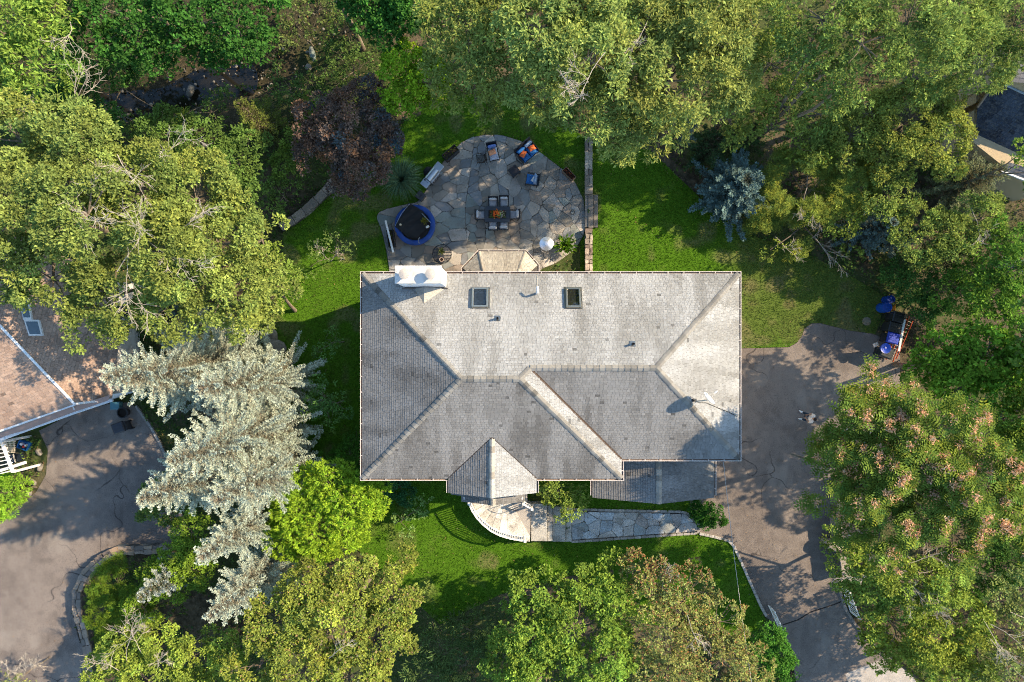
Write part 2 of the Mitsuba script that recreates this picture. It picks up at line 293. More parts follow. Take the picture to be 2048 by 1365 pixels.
# ------------------------------------------------------------------ roofs
E0, PITCH = 5.6, 0.51
def shingle_face(pts3, eave, seed, cols, e=.135, w=(.14, .25), t=.013, stain=.5, streak=(1.6, .35)):
    """real overlapping shingles over one planar roof face; eave = two points along its lower edge"""
    r = rng(seed); P = np.asarray(pts3, float); o = np.asarray(eave[0], float); u = unit(np.asarray(eave[1], float) - o)
    n = np.cross(P[1] - P[0], P[2] - P[0]); n = n / np.linalg.norm(n); n = n if n[2] > 0 else -n
    vd = np.cross(n, u); vd = vd if vd[2] > 0 else -vd
    q = np.column_stack([(P - o) @ u, (P - o) @ vd]); pg = Polygon(q).buffer(0); shapely.prepare(pg)
    x0, y0, x1, y1 = pg.bounds; V, Fc, C = [], [], []; nv = 0
    for j in range(int(math.floor(y0 / e)) - 1, int(y1 / e) + 1):
        x = x0 - r.uniform(0, .3)
        while x < x1:
            ww = r.uniform(*w); a, b = x + .005, x + ww - .005; x += ww
            lo, hi = j * e + r.normal(0, .003), (j + 1) * e - .011
            rect = sbox(a, lo, b, hi)
            if not pg.intersects(rect): continue
            if pg.contains(rect): ring = np.array([(a, lo), (b, lo), (b, hi), (a, hi)])
            else:
                c = pg.intersection(rect)
                c = max(getattr(c, 'geoms', [c]), key=lambda k: k.area)
                if c.geom_type != 'Polygon' or c.area < 2e-4: continue
                ring = np.array(shapely.geometry.polygon.orient(c).exterior.coords)[:-1]
            k = len(ring); tt = t * r.uniform(.75, 1.35); h = tt - (tt - .003) * np.clip((ring[:, 1] - lo) / (hi - lo), 0, 1) + .004
            base = o + ring[:, :1] * u + ring[:, 1:] * vd
            V.append(np.vstack([base + h[:, None] * n, base - .002 * n])); i = np.arange(k)
            Fc.append(np.vstack([np.stack([i[1:-1] * 0, i[1:-1], i[2:]], 1), np.stack([i, i + k, (i + 1) % k], 1), np.stack([(i + 1) % k, i + k, (i + 1) % k + k], 1)]) + nv)
            m = ring.mean(0); st = meshkit.fbm(np.array([m[0] * streak[0], m[1] * streak[1], seed]), 3, 7)
            pt = meshkit.fbm(np.array([m[0] * .35, m[1] * .35, seed + 3.]), 2, 2)
            col = np.array(cols[0]) + (np.array(cols[1]) - cols[0]) * np.clip((st - .5) * 2.6 * stain + (pt - .5) * .9 * stain + .35 + r.normal(0, .11), 0, 1)
            if r.random() < .006: col = col * .45
            C.append(np.tile(col * r.uniform(.93, 1.07), (2 * k, 1))); nv += 2 * k
    return (np.vstack(V), np.vstack(Fc)), np.vstack(C)
def ridge_caps(a, b, drop, seed, cols, w=.15, L=.3):
    """overlapping cap pieces along a hip or ridge from a (low) to b"""
    r = rng(seed); a, b = np.asarray(a, float), np.asarray(b, float); d = b - a; n = max(1, int(np.linalg.norm(d) / L)); d = d / n
    s = unit(np.cross(d, [0, 0, 1.0])); ms, C = [], []
    for k in range(n):
        p0, p1 = a + d * k, a + d * (k + 1.08); j = r.normal(0, .006)
        prof = [(-w, -drop * w + .03), (-w * .55, -drop * w * .5 + .05), (0, .062), (w * .55, -drop * w * .5 + .05), (w, -drop * w + .03)]
        v = [p0 + s * (x + j) + [0, 0, z + .026] for x, z in prof] + [p1 + s * (x + j) + [0, 0, z] for x, z in prof] + [p0 + s * (x + j) + [0, 0, z - .02] for x, z in prof]
        f = []
        for i in range(4): f += [[i, i + 1, i + 6], [i, i + 6, i + 5], [i + 10, i + 11, i + 1], [i + 10, i + 1, i]]
        ms.append((np.array(v), np.array(f))); col = np.array(cols[0]) * r.uniform(.72, 1.14) * (.55 if r.random() < .1 else 1); C.append(np.tile(col, (15, 1)))
    return join(ms), np.vstack(C)
def gutter(parent, line, z, seed, side=1, w=.12, lit=True):
    """white U-shaped gutter along a polyline of eave corners, with hangers; outside lies to the left (side=1) of the line"""
    ls = LineString(line); outer = ls.buffer(w * side, single_sided=True, join_style=2, cap_style=2)
    lip = outer.difference(ls.buffer((w - .03) * side, single_sided=True, join_style=2, cap_style=2))
    g = [slab(x, z - .11, z + .012) for x in getattr(lip, 'geoms', [lip]) if x.area > 1e-4] + [slab(x, z - .13, z - .112) for x in getattr(outer, 'geoms', [outer])]
    for a, b in zip(line[:-1], line[1:]):
        a, b = np.array(a), np.array(b); d = unit(b - a); nn = np.array([-d[1], d[0]]) * side; Ln = np.linalg.norm(b - a)
        for k in range(int(Ln / .82)):
            c = a + d * (.4 + k * .82) + nn * (w * .5 - .012); g.append(mv(cbox(.035, w - .03, .018, .004), c[0], c[1], z + .004, math.degrees(math.atan2(d[1], d[0]))))
    key = put('gutter', g, 'satin', parent, col=S(226, 216, 208, .78))
    floor = outer.difference(lip.buffer(.003))
    fs = [slab(x, z - .108, z - .075) for x in getattr(floor, 'geoms', [floor]) if x.area > 1e-3]
    if fs:
        m = join(fs); m = m.subdivide(); cc = meshkit.noise(m.vertices * [3, 3, 0], seed)[:, None]
        put('leaf_litter', m, 'matte', key, col=np.array([.12, .07, .05]) * (1 - cc) + np.array([.3, .25, .21]) * cc)
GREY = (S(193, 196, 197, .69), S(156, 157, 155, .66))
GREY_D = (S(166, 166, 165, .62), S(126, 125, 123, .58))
hs = thing('house', 'large house with grey hipped shingle roof and white gutters in the middle', 'house')
def wallring(pg, z0, z1):
    return slab(pg, z0, z1)
wall_pg = HOUSE.buffer(-.5, join_style=2)
put('wall', wallring(wall_pg, -.1, E0 - .05), 'stucco', hs)
zr1, zr2 = E0 + PITCH * 5.31, E0 + PITCH * 4.8
c_nw, c_ne, c_se = (-7.76, 3.49, E0), (11.77, 3.49, E0), (11.77, -6.11, E0)
c_i1, c_i2, c_sw = (5.68, -6.11, E0), (5.68, -7.13, E0), (-7.76, -7.13, E0)
r_w, r_m1 = (-2.45, -1.82, zr1), (.37, -1.82, zr1)
r_m2, r_e = (.88, -1.31, zr2), (6.97, -1.31, zr2)
faces = {'north': ([c_nw, c_ne, r_e, r_m2, r_m1, r_w], (c_nw, c_ne)), 'west': ([c_sw, c_nw, r_w], (c_sw, c_nw)), 'south': ([c_sw, c_i2, r_m1, r_w], (c_sw, c_i2)),
         'inner': ([c_i2, c_i1, r_m2, r_m1], (c_i2, c_i1)), 'southeast': ([c_i1, c_se, r_e, r_m2], (c_i1, c_se)), 'east': ([c_se, c_ne, r_e], (c_se, c_ne))}
def face_mesh(pts, dz=-.004):
    P = np.asarray(pts, float); n = len(P); v, f = trimesh.creation.triangulate_polygon(Polygon(P[:, :2]), engine='earcut')
    o = P[0]; nn = np.cross(P[1] - P[0], P[2] - P[0]); z = o[2] - ((v - o[:2]) @ nn[:2]) / nn[2]
    return np.column_stack([v, z + dz]), f
under = [face_mesh(p) for p, _ in faces.values()] + [sheet(HOUSE, E0 - .045)]
edge = []
rf = put('roof', under, 'matte', hs, col=np.array([.12, .11, .1]))
for k, (nm, (p, ev)) in enumerate(faces.items()):
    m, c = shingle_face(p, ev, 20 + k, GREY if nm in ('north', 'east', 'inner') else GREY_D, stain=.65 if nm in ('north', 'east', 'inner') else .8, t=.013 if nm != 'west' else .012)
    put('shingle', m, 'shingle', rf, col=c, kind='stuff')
hipd = PITCH * .7071
for k, (a, b, dp) in enumerate(((c_nw, r_w, hipd), (c_sw, r_w, hipd), (c_i2, r_m1, hipd), (c_se, r_e, hipd), (c_ne, r_e, hipd), (r_m2, r_m1, hipd), (r_w, r_m1, PITCH), (r_m2, r_e, PITCH))):
    m, c = ridge_caps(a, b, dp, 40 + k, [S(164, 162, 156, .66)]); put('ridge_cap', m, 'shingle', rf, col=c, kind='stuff')
def valley(a, b, w=.05):
    a, b = np.array(a, float), np.array(b, float); s = unit(np.cross(b - a, [0, 0, 1.0])) * w; up = np.array([0, 0, .022 + w * hipd])
    return np.array([a - s + up, a - [0, 0, -.022], a + s + up, b - s + up, b - [0, 0, -.022], b + s + up]), np.array([[0, 1, 4], [0, 4, 3], [1, 2, 5], [1, 5, 4]])
put('valley_flashing', valley(c_i1, r_m2), 'matte', rf, col=S(110, 92, 78, .6))
gutter(hs, [(5.68, -6.11), (11.77, -6.11), (11.77, 3.49), (-7.76, 3.49), (-7.76, -7.13), (-3.36, -7.13)], E0, 1, side=-1)
gutter(hs, [(1.29, -7.13), (5.68, -7.13), (5.68, -6.24)], E0, 2, side=-1)
put('fascia', slab(HOUSE.buffer(-.012, join_style=2).difference(HOUSE.buffer(-.05, join_style=2)), E0 - .2, E0 - .03), 'satin', hs, col=S(240, 236, 232, .85))
# entrance gable
gx0, gx1, gxm, gy1 = -3.29, 1.27, -1.01, -7.87
gz = E0 + PITCH * 2.28; apex = (gxm, -4.85, gz)
gl = [(gx0, gy1, E0), (gx0, -7.13, E0), apex, (gxm, gy1, gz)]; gr = [(gx1, -7.13, E0), (gx1, gy1, E0), (gxm, gy1, gz), apex]
up = np.array([0, 0, .03])
gk = put('entrance_gable', [face_mesh(np.array(gl) + up, 0), face_mesh(np.array(gr) + up, 0), sheet(sbox(gx0, gy1, gx1, -7.0), E0 - .03)], 'matte', hs, col=np.array([.12, .11, .1]))
for k, (p, ev) in enumerate(((gl, (gl[1], gl[0])), (gr, (gr[1], gr[0])))):
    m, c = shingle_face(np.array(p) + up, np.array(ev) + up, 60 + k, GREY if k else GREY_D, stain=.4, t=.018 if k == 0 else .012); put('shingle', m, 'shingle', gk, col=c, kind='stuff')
m, c = ridge_caps((gxm, gy1, gz + .03), (apex[0], apex[1] - .1, gz + .03), PITCH, 62, [S(196, 190, 178, .78)]); put('ridge_cap', m, 'shingle', gk, col=c, kind='stuff')
for xx in (gx0, gx1):
    a, b = np.array([xx, -7.13, E0]), np.array(apex); put('valley_flashing', valley(a + [0, 0, .02], b, .04), 'matte', gk, col=S(90, 76, 66, .6))
gutter(hs, [(gx0, -7.26), (gx0, gy1)], E0, 3, side=-1); gutter(hs, [(gx1, gy1), (gx1, -7.26)], E0, 4, side=-1)
put('gable_wall', (np.array([[gx0 + .3, gy1 + .25, E0], [gx1 - .3, gy1 + .25, E0], [gxm, gy1 + .25, gz - .15]]), np.array([[0, 1, 2]])), 'stucco', hs)
put('entrance_wall', slab(sbox(gx0 + .5, gy1 + .5, gx1 - .5, -6.5), -.05, E0 - .04), 'stucco', hs)
put('door', cbox(1.0, .06, 2.1, .01, (gxm, gy1 + .46, 2.0)), 'satin', hs, col=S(90, 40, 30, .8))
# lower porch roof under the gable
pz, ph = 4.35, 1.7; py1 = -8.62
for side, nm in ((-1, 'w'), (1, 'e')):
    q = [(gxm + side * ph, -7.35, pz), (gxm + side * ph, py1, pz), (gxm, py1, pz + .5 * ph), (gxm, -7.35, pz + .5 * ph)]
    if side == -1: pk = put('porch_roof', [face_mesh(q), face_mesh([(gxm + ph, -7.35, pz), (gxm + ph, py1, pz), (gxm, py1, pz + .5 * ph), (gxm, -7.35, pz + .5 * ph)])], 'matte', hs, col=np.array([.12, .11, .1]))
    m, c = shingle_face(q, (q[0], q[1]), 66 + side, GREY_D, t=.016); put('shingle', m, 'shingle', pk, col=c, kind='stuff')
m, c = ridge_caps((gxm, py1, pz + .5 * ph), (gxm, -7.4, pz + .5 * ph), .5, 69, [S(190, 184, 172, .75)]); put('ridge_cap', m, 'shingle', pk, col=c, kind='stuff')
q = [(gxm - ph - .62, -7.35, 3.55), (gxm - ph - .62, -8.42, 3.55), (gxm - ph + .1, -8.42, 3.9), (gxm - ph + .1, -7.35, 3.9)]
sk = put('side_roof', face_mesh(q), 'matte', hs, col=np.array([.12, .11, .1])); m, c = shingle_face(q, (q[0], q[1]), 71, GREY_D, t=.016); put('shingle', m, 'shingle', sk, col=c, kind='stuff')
for xx in (-1, 1): put('porch_post', cbox(.16, .16, 3.6, .01, (gxm + xx * 1.5, py1 + .2, .85 + 1.8)), 'satin', hs, col=S(240, 238, 234, .85))
# garage porch roof
qx0, qx1, qm, qz = 4.48, 11.25, 7.87, 3.0
qr = qz + .435 * 3.38; ys = -8.72
for side in (0, 1):
    xe = qx1 if side else qx0
    q = [(xe, -5.9, qz), (xe, ys, qz), (qm, ys, qr), (qm, -5.9, qr)]
    if not side: lk = put('garage_roof', [face_mesh(q), face_mesh([(qx1, -5.9, qz), (qx1, ys, qz), (qm, ys, qr), (qm, -5.9, qr)]), sheet(sbox(qx0 + .05, ys + .02, qx1 - .05, -5.9), qz - .06)], 'matte', hs, col=np.array([.12, .11, .1]))
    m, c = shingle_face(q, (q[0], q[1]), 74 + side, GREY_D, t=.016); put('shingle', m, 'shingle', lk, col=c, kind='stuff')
m, c = ridge_caps((qm, ys, qr), (qm, -5.95, qr), .435, 79, [S(190, 184, 172, .75)]); put('ridge_cap', m, 'shingle', lk, col=c, kind='stuff')
gutter(hs, [(qx0, -6.2), (qx0, ys + .12)], qz, 5, side=-1); gutter(hs, [(qx1, ys + .12), (qx1, -6.2)], qz, 6, side=-1)
put('garage_wall', slab(sbox(qx0 + .45, ys + .5, qx1 - .45, -5.9), -.05, qz - .07), 'stucco', hs)
# bay roof at the back
bz = 3.05
bo = [at(926, 549, bz)[:2], at(926, 537, bz)[:2], at(958, 503.5, bz)[:2], at(1051, 503.5, bz)[:2], at(1075, 531, bz)[:2], at(1075, 549, bz)[:2]]
by = 2.9; top = [np.array([-1.35, by, bz + 1.05]), np.array([.05, by, bz + 1.05])]
B3 = [np.array([*b, bz]) for b in bo]; B3[0][1] = B3[5][1] = by
bf = [[B3[2], B3[3], top[1], top[0]], [B3[1], B3[2], top[0]], [B3[3], B3[4], top[1]], [B3[0], B3[1], top[0]], [B3[4], B3[5], top[1]]]
bk = put('bay_roof', [face_mesh(p) for p in bf[:3]] + [sheet(Polygon([b[:2] for b in B3]), bz - .03)], 'matte', hs, col=np.array([.12, .11, .1]))
for k, p in enumerate(bf[:3]):
    m, c = shingle_face(p, (p[0], p[1]), 80 + k, (S(206, 200, 186, .8), S(150, 142, 130, .75)), stain=.5, t=.013); put('shingle', m, 'shingle', bk, col=c, kind='stuff')
for k, (a, b) in enumerate(((B3[2], top[0]), (B3[3], top[1]))):
    m, c = ridge_caps(a, b, .25, 84 + k, [S(190, 182, 168, .75)], w=.09); put('ridge_cap', m, 'shingle', bk, col=c, kind='stuff')
gutter(hs, [tuple(b[:2]) for b in B3[::-1]], bz, 7, side=-1, w=.1)
bay = Polygon([b[:2] for b in B3]).buffer(-.35, join_style=2); put('bay_wall', slab(bay, -.05, bz - .04), 'stucco', hs)
# windows on the walls
for (x, y, z, sx, sy) in [(-5.2, 2.99, 4.0, 1.1, .05), (2.5, 2.99, 4.0, 1.4, .05), (6.5, 2.99, 4.0, 1.4, .05), (9.5, 2.99, 4.0, 1.1, .05), (6.5, 2.99, 1.5, 1.4, .05), (11.27, 1.0, 4.0, .05, 1.2), (11.27, -2.5, 4.0, .05, 1.2), (-7.26, 0, 4.0, .05, 1.2), (-7.26, -4, 4.0, .05, 1.2), (-5.3, -6.63, 4.0, 1.4, .05), (3.2, -6.63, 4.0, 1.4, .05), (9, -5.61, 4.5, 1.4, .05)]:
    wk = put('window', cbox(sx + .12, sy + .12, 1.42, .01, (x, y, z)), 'satin', hs, col=S(240, 238, 235, .85))
    put('pane', cbox(sx * .9 + .02 if sx > .1 else .19, sy * .9 + .02 if sy > .1 else .19, 1.22, .004, (x, y, z)), 'satin', wk, col=np.array([.03, .04, .05]))
# chimney
zt = 8.6; c0, c1 = at(789.5, 531.5, zt), at(883, 567.5, zt)
ck = put('chimney', [slab(sbox(c0[0] + .04, c1[1] + .04, c1[0] - .04, c0[1] - .04), -.05, zt - .12), slab(sbox(c0[0], c1[1], c1[0], c0[1]), zt - .12, zt, .015)], 'stucco', hs, label='white rendered chimney with two round flue caps')
for px in (808, 861):
    p = at(px, 548, zt + .45); put('flue_cap', lathe([(.16, zt), (.16, zt + .36), (.24, zt + .36), (.255, zt + .4), (.25, zt + .45), (.12, zt + .5), (.0, zt + .51)], 20, (p[0], p[1], 0)), 'matte', ck, col=S(205, 196, 186, .75), smooth=35)
cy = c1[1]; mx = (c0[0] + c1[0]) / 2; zc = E0 + PITCH * (3.49 - cy)
rz_ = zc + .42; ry_ = 3.49 - (rz_ - E0) / PITCH
cr = [np.array([c0[0] + .5, cy, zc]), np.array([c1[0], cy, zc]), np.array([mx, cy, rz_]), np.array([mx, ry_, rz_ + .01])]
put('cricket', (np.array(cr), np.array([[0, 2, 3], [1, 3, 2]])), 'shingle', hs, col=S(196, 192, 182, .75))
put('chimney_flashing', slab(sbox(c0[0] - .06, c1[1] - .06, c1[0] + .06, c1[1] + .0), zc - .1, zc + .1), 'metal', hs, col=S(130, 120, 110))
# skylights
NA = (E0 + PITCH * 3.49 + .0, 0.0, -PITCH)   # north plane z = c + a x + b y
for k, (xa, ya, xb, yb) in enumerate(((944.5, 577, 976, 615), (1131, 576.5, 1162.5, 615.5))):
    A, B = on_plane(xa, ya, NA[0] + .12, 0, -PITCH), on_plane(xb, yb, NA[0] + .12, 0, -PITCH)
    cen = (A + B) / 2; sx = B[0] - A[0]; ln = math.hypot(A[1] - B[1], A[2] - B[2]); tilt = -math.degrees(math.atan(PITCH))
    fr = [cbox(.09, ln, .16, .012, (s * (sx / 2 - .045), 0, 0)) for s in (-1, 1)] + [cbox(sx - .18, .09, .16, .012, (0, s * (ln / 2 - .045), 0)) for s in (-1, 1)]
    kk = put('skylight', mv(join(fr), *cen, rx=tilt), 'metal', hs, col=S(205, 203, 190, .8))
    put('pane', mv(trimesh.Trimesh(np.array([[-sx / 2 + .08, -ln / 2 + .08, .03], [sx / 2 - .08, -ln / 2 + .08, .03], [sx / 2 - .08, ln / 2 - .08, .03], [-sx / 2 + .08, ln / 2 - .08, .03]]), np.array([[0, 1, 2], [0, 2, 3]])), *cen, rx=tilt), 'glass', kk)
    put('shade', mv(cbox(sx - .16, ln - .16, .02, .004), *(cen + np.array([0, -.03, -.06])), rx=tilt), 'matte', kk, col=S(40, 48, 38, .2) if k else S(28, 46, 56, .25))
    put('flashing', mv(cbox(sx + .16, ln + .14, .012, .003), *(cen - np.array([0, 0, .085])), rx=tilt), 'metal', kk, col=S(150, 146, 136, .8))
# vents
for (px, py) in ((995, 637), (1265, 688)):
    p = on_plane(px, py, NA[0], 0, -PITCH)
    vk = put('vent_pipe', lathe([(.055, -.1), (.055, .38), (.042, .38), (.042, .1), (0, .1)], 14, p), 'matte', hs, col=np.array([.02, .02, .022]), smooth=35)
    put('flashing', mv(cbox(.3, .3, .02, .004), p[0], p[1], p[2] + .03, rx=-27), 'metal', vk, col=S(150, 150, 146))
p = on_plane(1074, 587, NA[0], 0, -PITCH)
put('vent_pipe', [tube([p + [0, 0, -.1], p + [0, 0, .5], p + [0, .06, .62], p + [0, .3, .66]], .06, 10)], 'satin', hs, col=S(240, 240, 240, .85), smooth=40, label='white bent vent pipe standing between the two skylights')
put('conduit', tube([on_plane(1074, 552, NA[0] + .03, 0, -PITCH), on_plane(1074, 580, NA[0] + .03, 0, -PITCH)], .012, 6), 'matte', hs, col=S(215, 212, 200, .8))

# ------------------------------------------------------------------ plants
def leaf_quads(B, D, N, L, W, fold=.18, tri=False):
    """folded diamond leaves: base B, direction D, face normal N"""
    s = unit(np.cross(D, N)); N = np.cross(s, D); L = np.asarray(L)[:, None]; W = np.asarray(W)[:, None]
    if tri:
        e = B + D * L * .3
        return np.stack([B + s * W * .15, e + D * L * .7, e - s * W * .8], 1).reshape(-1, 3), np.arange(3 * len(B)).reshape(-1, 3)
    mid = B + D * L * .45 + N * W * fold
    v = np.stack([B, mid + s * W * .5, B + D * L, mid - s * W * .5], 1).reshape(-1, 3)
    i = np.arange(len(B))[:, None] * 4
    return v, np.vstack([i + [0, 1, 2], i + [0, 2, 3]])
def ball(r, n, zmin=-1.0):
    z = r.uniform(zmin, 1, n); a = r.uniform(0, 2 * np.pi, n); q = np.sqrt(1 - z * z)
    return np.column_stack([q * np.cos(a), q * np.sin(a), z])
def lobes(r, blobs, lobe):
    """lobe centres, radii, blob index for blobs (x, y, z, rx, rz)"""
    C, R, I = [], [], []
    for k, (x, y, z, rx, rz) in enumerate(blobs):
        n = max(3, int(2.6 * (rx / lobe) ** 2))
        d = ball(r, n, -.3); q = r.uniform(.3, 1.0, n)[:, None] ** .5
        C.append(np.array([x, y, z]) + d * q * np.array([rx, rx, rz])); R.append(lobe * r.uniform(.6, 1.25, n)); I.append(np.full(n, k))
    return np.vstack(C), np.concatenate(R), np.concatenate(I)
def hue(r, n, base, j=.16, warm=.06):
    c = np.asarray(base) * r.lognormal(0, j * .8, (n, 1)); w = r.normal(0, warm, (n, 1))
    return np.clip(c * (1 + w * np.array([1.2, .25, -.6])), .004, .8)
def crown_broad(r, blobs, col, leaf=(.15, .095), lobe=.75, lai=3.5, per=6, up=.75, brown=None, warm=.05, radial=0.0, spread=1.0, jit=.2, glint=.0):
    C, R, I = lobes(r, blobs, lobe * .8); area = np.pi * R ** 2; A = leaf[0] * leaf[1] * .5
    proj = sum(np.pi * b[3] ** 2 for b in blobs); tot = lai * proj / (A * per)
    n = np.maximum(2, (tot * area / area.sum()).astype(int)); k = np.repeat(np.arange(len(C)), n); m = len(k)
    cen = np.array([b[:3] for b in blobs])[I]; out = unit(C - cen)
    d = unit(ball(r, m) + out[k] * .5 + np.array([0, 0, .45]))
    P = C[k] + d * (R[k] * r.uniform(.35, 1.0, m) ** .5)[:, None] * np.array([1, 1, .75])
    P[:, 2] = np.maximum(P[:, 2], .15)
    k2 = np.repeat(np.arange(m), per); M = len(k2); rd = ball(r, M)
    D = unit(d[k2] * (.55 + radial) + rd * 1.0 * (1 - radial * .6) + np.array([0, 0, -.15 + radial * .5]))
    N = unit(np.array([.25, .08, up + .35]) + ball(r, M) * .7 + d[k2] * .35)
    B = P[k2] + D * leaf[0] * .25 + ball(r, M) * leaf[0] * .35 * spread
    v, f = leaf_quads(B, D, N, leaf[0] * .98 * r.uniform(.45, 1.45, M), leaf[1] * 1.02 * r.uniform(.5, 1.4, M))
    lc = hue(r, len(C), col, jit, warm); c = (lc[k[k2]] * [1.6, 1.64, 1.48] + [.012, .014, .012]) * r.lognormal(0, .25, (M, 1))
    if brown is not None:
        bn, frac = brown; pb = np.clip(frac(P) if callable(frac) else np.full(m, frac), 0, 1)
        isb = r.random(M) < pb[k2]; c[isb] = hue(r, int(isb.sum()), bn, .3, .15)
    return (v, f), np.repeat(np.clip(c, .003, .85), 4, 0), C, I
def fronds(r, P, D, L, n_pair, leaflet, col, droop=.3):
    """pinnate leaves: base P, direction D (unit), length L"""
    n = len(P); t = (np.arange(n_pair) + .8) / n_pair; s = unit(np.cross(D, np.array([0, 0, 1.0]) + r.normal(0, .25, (n, 3)))); N = np.cross(s, D)
    N = np.where(N[:, 2:] < 0, -N, N)
    base = P[:, None] + D[:, None] * (L[:, None, None] * t[None, :, None]) - np.array([0, 0, 1.0]) * (droop * L[:, None] * t[None] ** 2)[..., None]
    tw = leaflet[0] * np.sin(np.pi * (.18 + .72 * t))[None, :] * (L / L.mean())[:, None]
    Bs, Ds, Ns, Ls, Cs = [], [], [], [], []
    cc = hue(r, n, col, .2, .1)
    for sg in (-1, 1):
        d = unit(s[:, None] * sg + D[:, None] * .45 - np.array([0, 0, .18])).repeat(1, 1)
        d = np.broadcast_to(d, base.shape); Bs.append(base.reshape(-1, 3)); Ds.append(d.reshape(-1, 3)); Ns.append(np.broadcast_to(N[:, None], base.shape).reshape(-1, 3)); Ls.append(tw.reshape(-1))
        Cs.append(np.repeat(cc, n_pair, 0))
    Ls = np.concatenate(Ls); c = np.vstack(Cs) * r.lognormal(0, .12, (len(Ls), 1))
    v, f = leaf_quads(np.vstack(Bs), unit(np.vstack(Ds)), np.vstack(Ns), Ls, Ls * leaflet[1])
    return (v, f), np.repeat(c, 4, 0)
def limbs(r, base, blobs, C, I, tr, top=None):
    """trunk mesh and limb mesh reaching the blobs and their lobes"""
    base = np.asarray(base, float); cen = np.array([b[:3] for b in blobs]); m = cen.mean(0); zf = min(b[2] - b[4] * .7 for b in blobs); zf = max(zf, base[2] + .5)
    fork = base + (m - base) * .35; fork[2] = max(base[2] + .4, zf * .75)
    mid = (base + fork) / 2 + np.append(r.normal(0, .08, 2), 0)
    L = []; trunk = tube([base - [0, 0, .5], base + [0, 0, .05], mid, fork], [tr * 1.35, tr * 1.15, tr * .9, tr * .75], 10)
    for k, c in enumerate(cen):
        q = (fork + c) / 2 + r.normal(0, .2, 3) + [0, 0, .3]; g = [tube([fork, q, c + [0, 0, blobs[k][4] * .1]], [tr * .6, tr * .42, tr * .22], 7)]
        for j in np.nonzero(I == k)[0][::3]:
            e = C[j]; h = (c + e) / 2 + r.normal(0, .12, 3); g.append(tube([c + [0, 0, blobs[k][4] * .08], h, e], [tr * .2, tr * .12, .012], 4))
        L.append(join(g if len(g) > 3 else g[:1]))
    return trunk, L
def twigs(r, base, d, length, depth=3, rad=.03, spread=.6, n=4):
    """a bare branching limb"""
    out = []; base = np.asarray(base, float); d = unit(np.asarray(d, float))
    p = [base]; dd = d
    for k in range(4): dd = unit(dd + r.normal(0, .14, 3)); p.append(p[-1] + dd * length / 4)
    out.append(tube(p, np.linspace(rad, rad * .45, 5), 5))
    if depth:
        for k in range(n):
            t = r.uniform(.3, 1.0); i = min(3, int(t * 4)); b = p[i] + (p[i + 1] - p[i]) * (t * 4 - i)
            out += twigs(r, b, unit(d + r.normal(0, spread, 3)), length * r.uniform(.35, .65), depth - 1, max(.009, rad * .55), spread, n)
    return out
def world_blobs(bl, flat):
    out = []
    for b in bl:
        px, py, rp, z = b[:4]; p = at(px, py, z); rx = rp * (H - z) / F; out.append((p[0], p[1], z, rx, min(rx * flat, z * .85)))
    return out
seed_ = [100]
def nseed(): seed_[0] += 1; return seed_[0]
def broadleaf(name, label, bl, col, base=None, tr=.16, flat=.7, cat='tree', group=None, dead=(), **kw):
    s = nseed(); r = rng(s); k = thing(name, label, cat, group); B = world_blobs(bl, flat)
    m, c, C, I = crown_broad(r, B, col, **kw); put('crown', m, 'leaf', k, col=c)
    bp = at(*base) if base else np.array([np.mean([b[0] for b in B]) * .97, np.mean([b[1] for b in B]) * .97, 0]); bp[2] = -.1
    t, l = limbs(r, bp, B, C, I, tr); put('trunk', t, 'bark', k, smooth=True); [put('limb', q, 'bark', k) for q in l]
    for (px, py, z, dx, dy, dz, ln) in dead:
        put('bare_branch', join(twigs(r, at(px, py, z) - [0, 0, .7], (dx, dy, dz + .25), ln * 1.1, 3, .019, .5, 4)), 'dead_wood', k)
    return k
def compound(name, label, bl, col, n_ros, frond_len=.62, seeds=None, base=None, tr=.14, flat=.6, pairs=6, leaflet=(.17, .34), per=9, seedfrac=.5, lobe=.8):
    """tree with pinnate leaves in rosettes, some with clusters of seeds"""
    s = nseed(); r = rng(s); k = thing(name, label, 'tree'); B = world_blobs(bl, flat)
    C, R, I = lobes(r, B, lobe); w = np.array([b[3] ** 2 for b in B])[I] / np.bincount(I)[I]
    pick = r.choice(len(C), n_ros, p=w / w.sum()); cen = np.array([b[:3] for b in B])[I]; out = unit(C - cen)
    d = unit(ball(r, n_ros) * .8 + out[pick] * .7 + [0, 0, .55]); P = C[pick] + d * R[pick][:, None] * np.array([1, 1, .7]) * r.uniform(.5, 1.1, (n_ros, 1))
    kk = np.repeat(np.arange(n_ros), per); az = r.uniform(0, 2 * np.pi, n_ros)[kk] + np.tile(np.arange(per), n_ros) * 2 * np.pi / per + r.normal(0, .2, len(kk))
    D = unit(np.column_stack([np.cos(az), np.sin(az), r.uniform(-.1, .55, len(az))]) + d[kk] * .3)
    m, c = fronds(r, P[kk], D, frond_len * r.uniform(.7, 1.2, len(kk)), pairs, leaflet, col); put('crown', m, 'leaf', k, col=c)
    if seeds is not None:
        sel = np.nonzero((r.random(n_ros) < seedfrac) & (d[:, 2] > .2))[0]; q = np.repeat(sel, 46); nq = len(q)
        b = P[q] + [0, 0, .22] + ball(r, nq, -.2) * r.uniform(.03, .27, (nq, 1)) * np.array([1, 1, .6])
        v, f = leaf_quads(b, unit(ball(r, nq) + [0, 0, .2]), ball(r, nq, .2), r.uniform(.09, .17, nq), r.uniform(.04, .07, nq))
        put('seed_clusters', (v, f), 'leaf', k, col=np.repeat(hue(r, nq, seeds, .22, .15), 4, 0))
    bp = at(*base) if base else np.array([np.mean([b[0] for b in B]) * .95, np.mean([b[1] for b in B]) * .95, 0]); bp[2] = -.1
    t, l = limbs(r, bp, B, C, I, tr); put('trunk', t, 'bark', k, smooth=True); [put('limb', q, 'bark', k) for q in l]
    return k
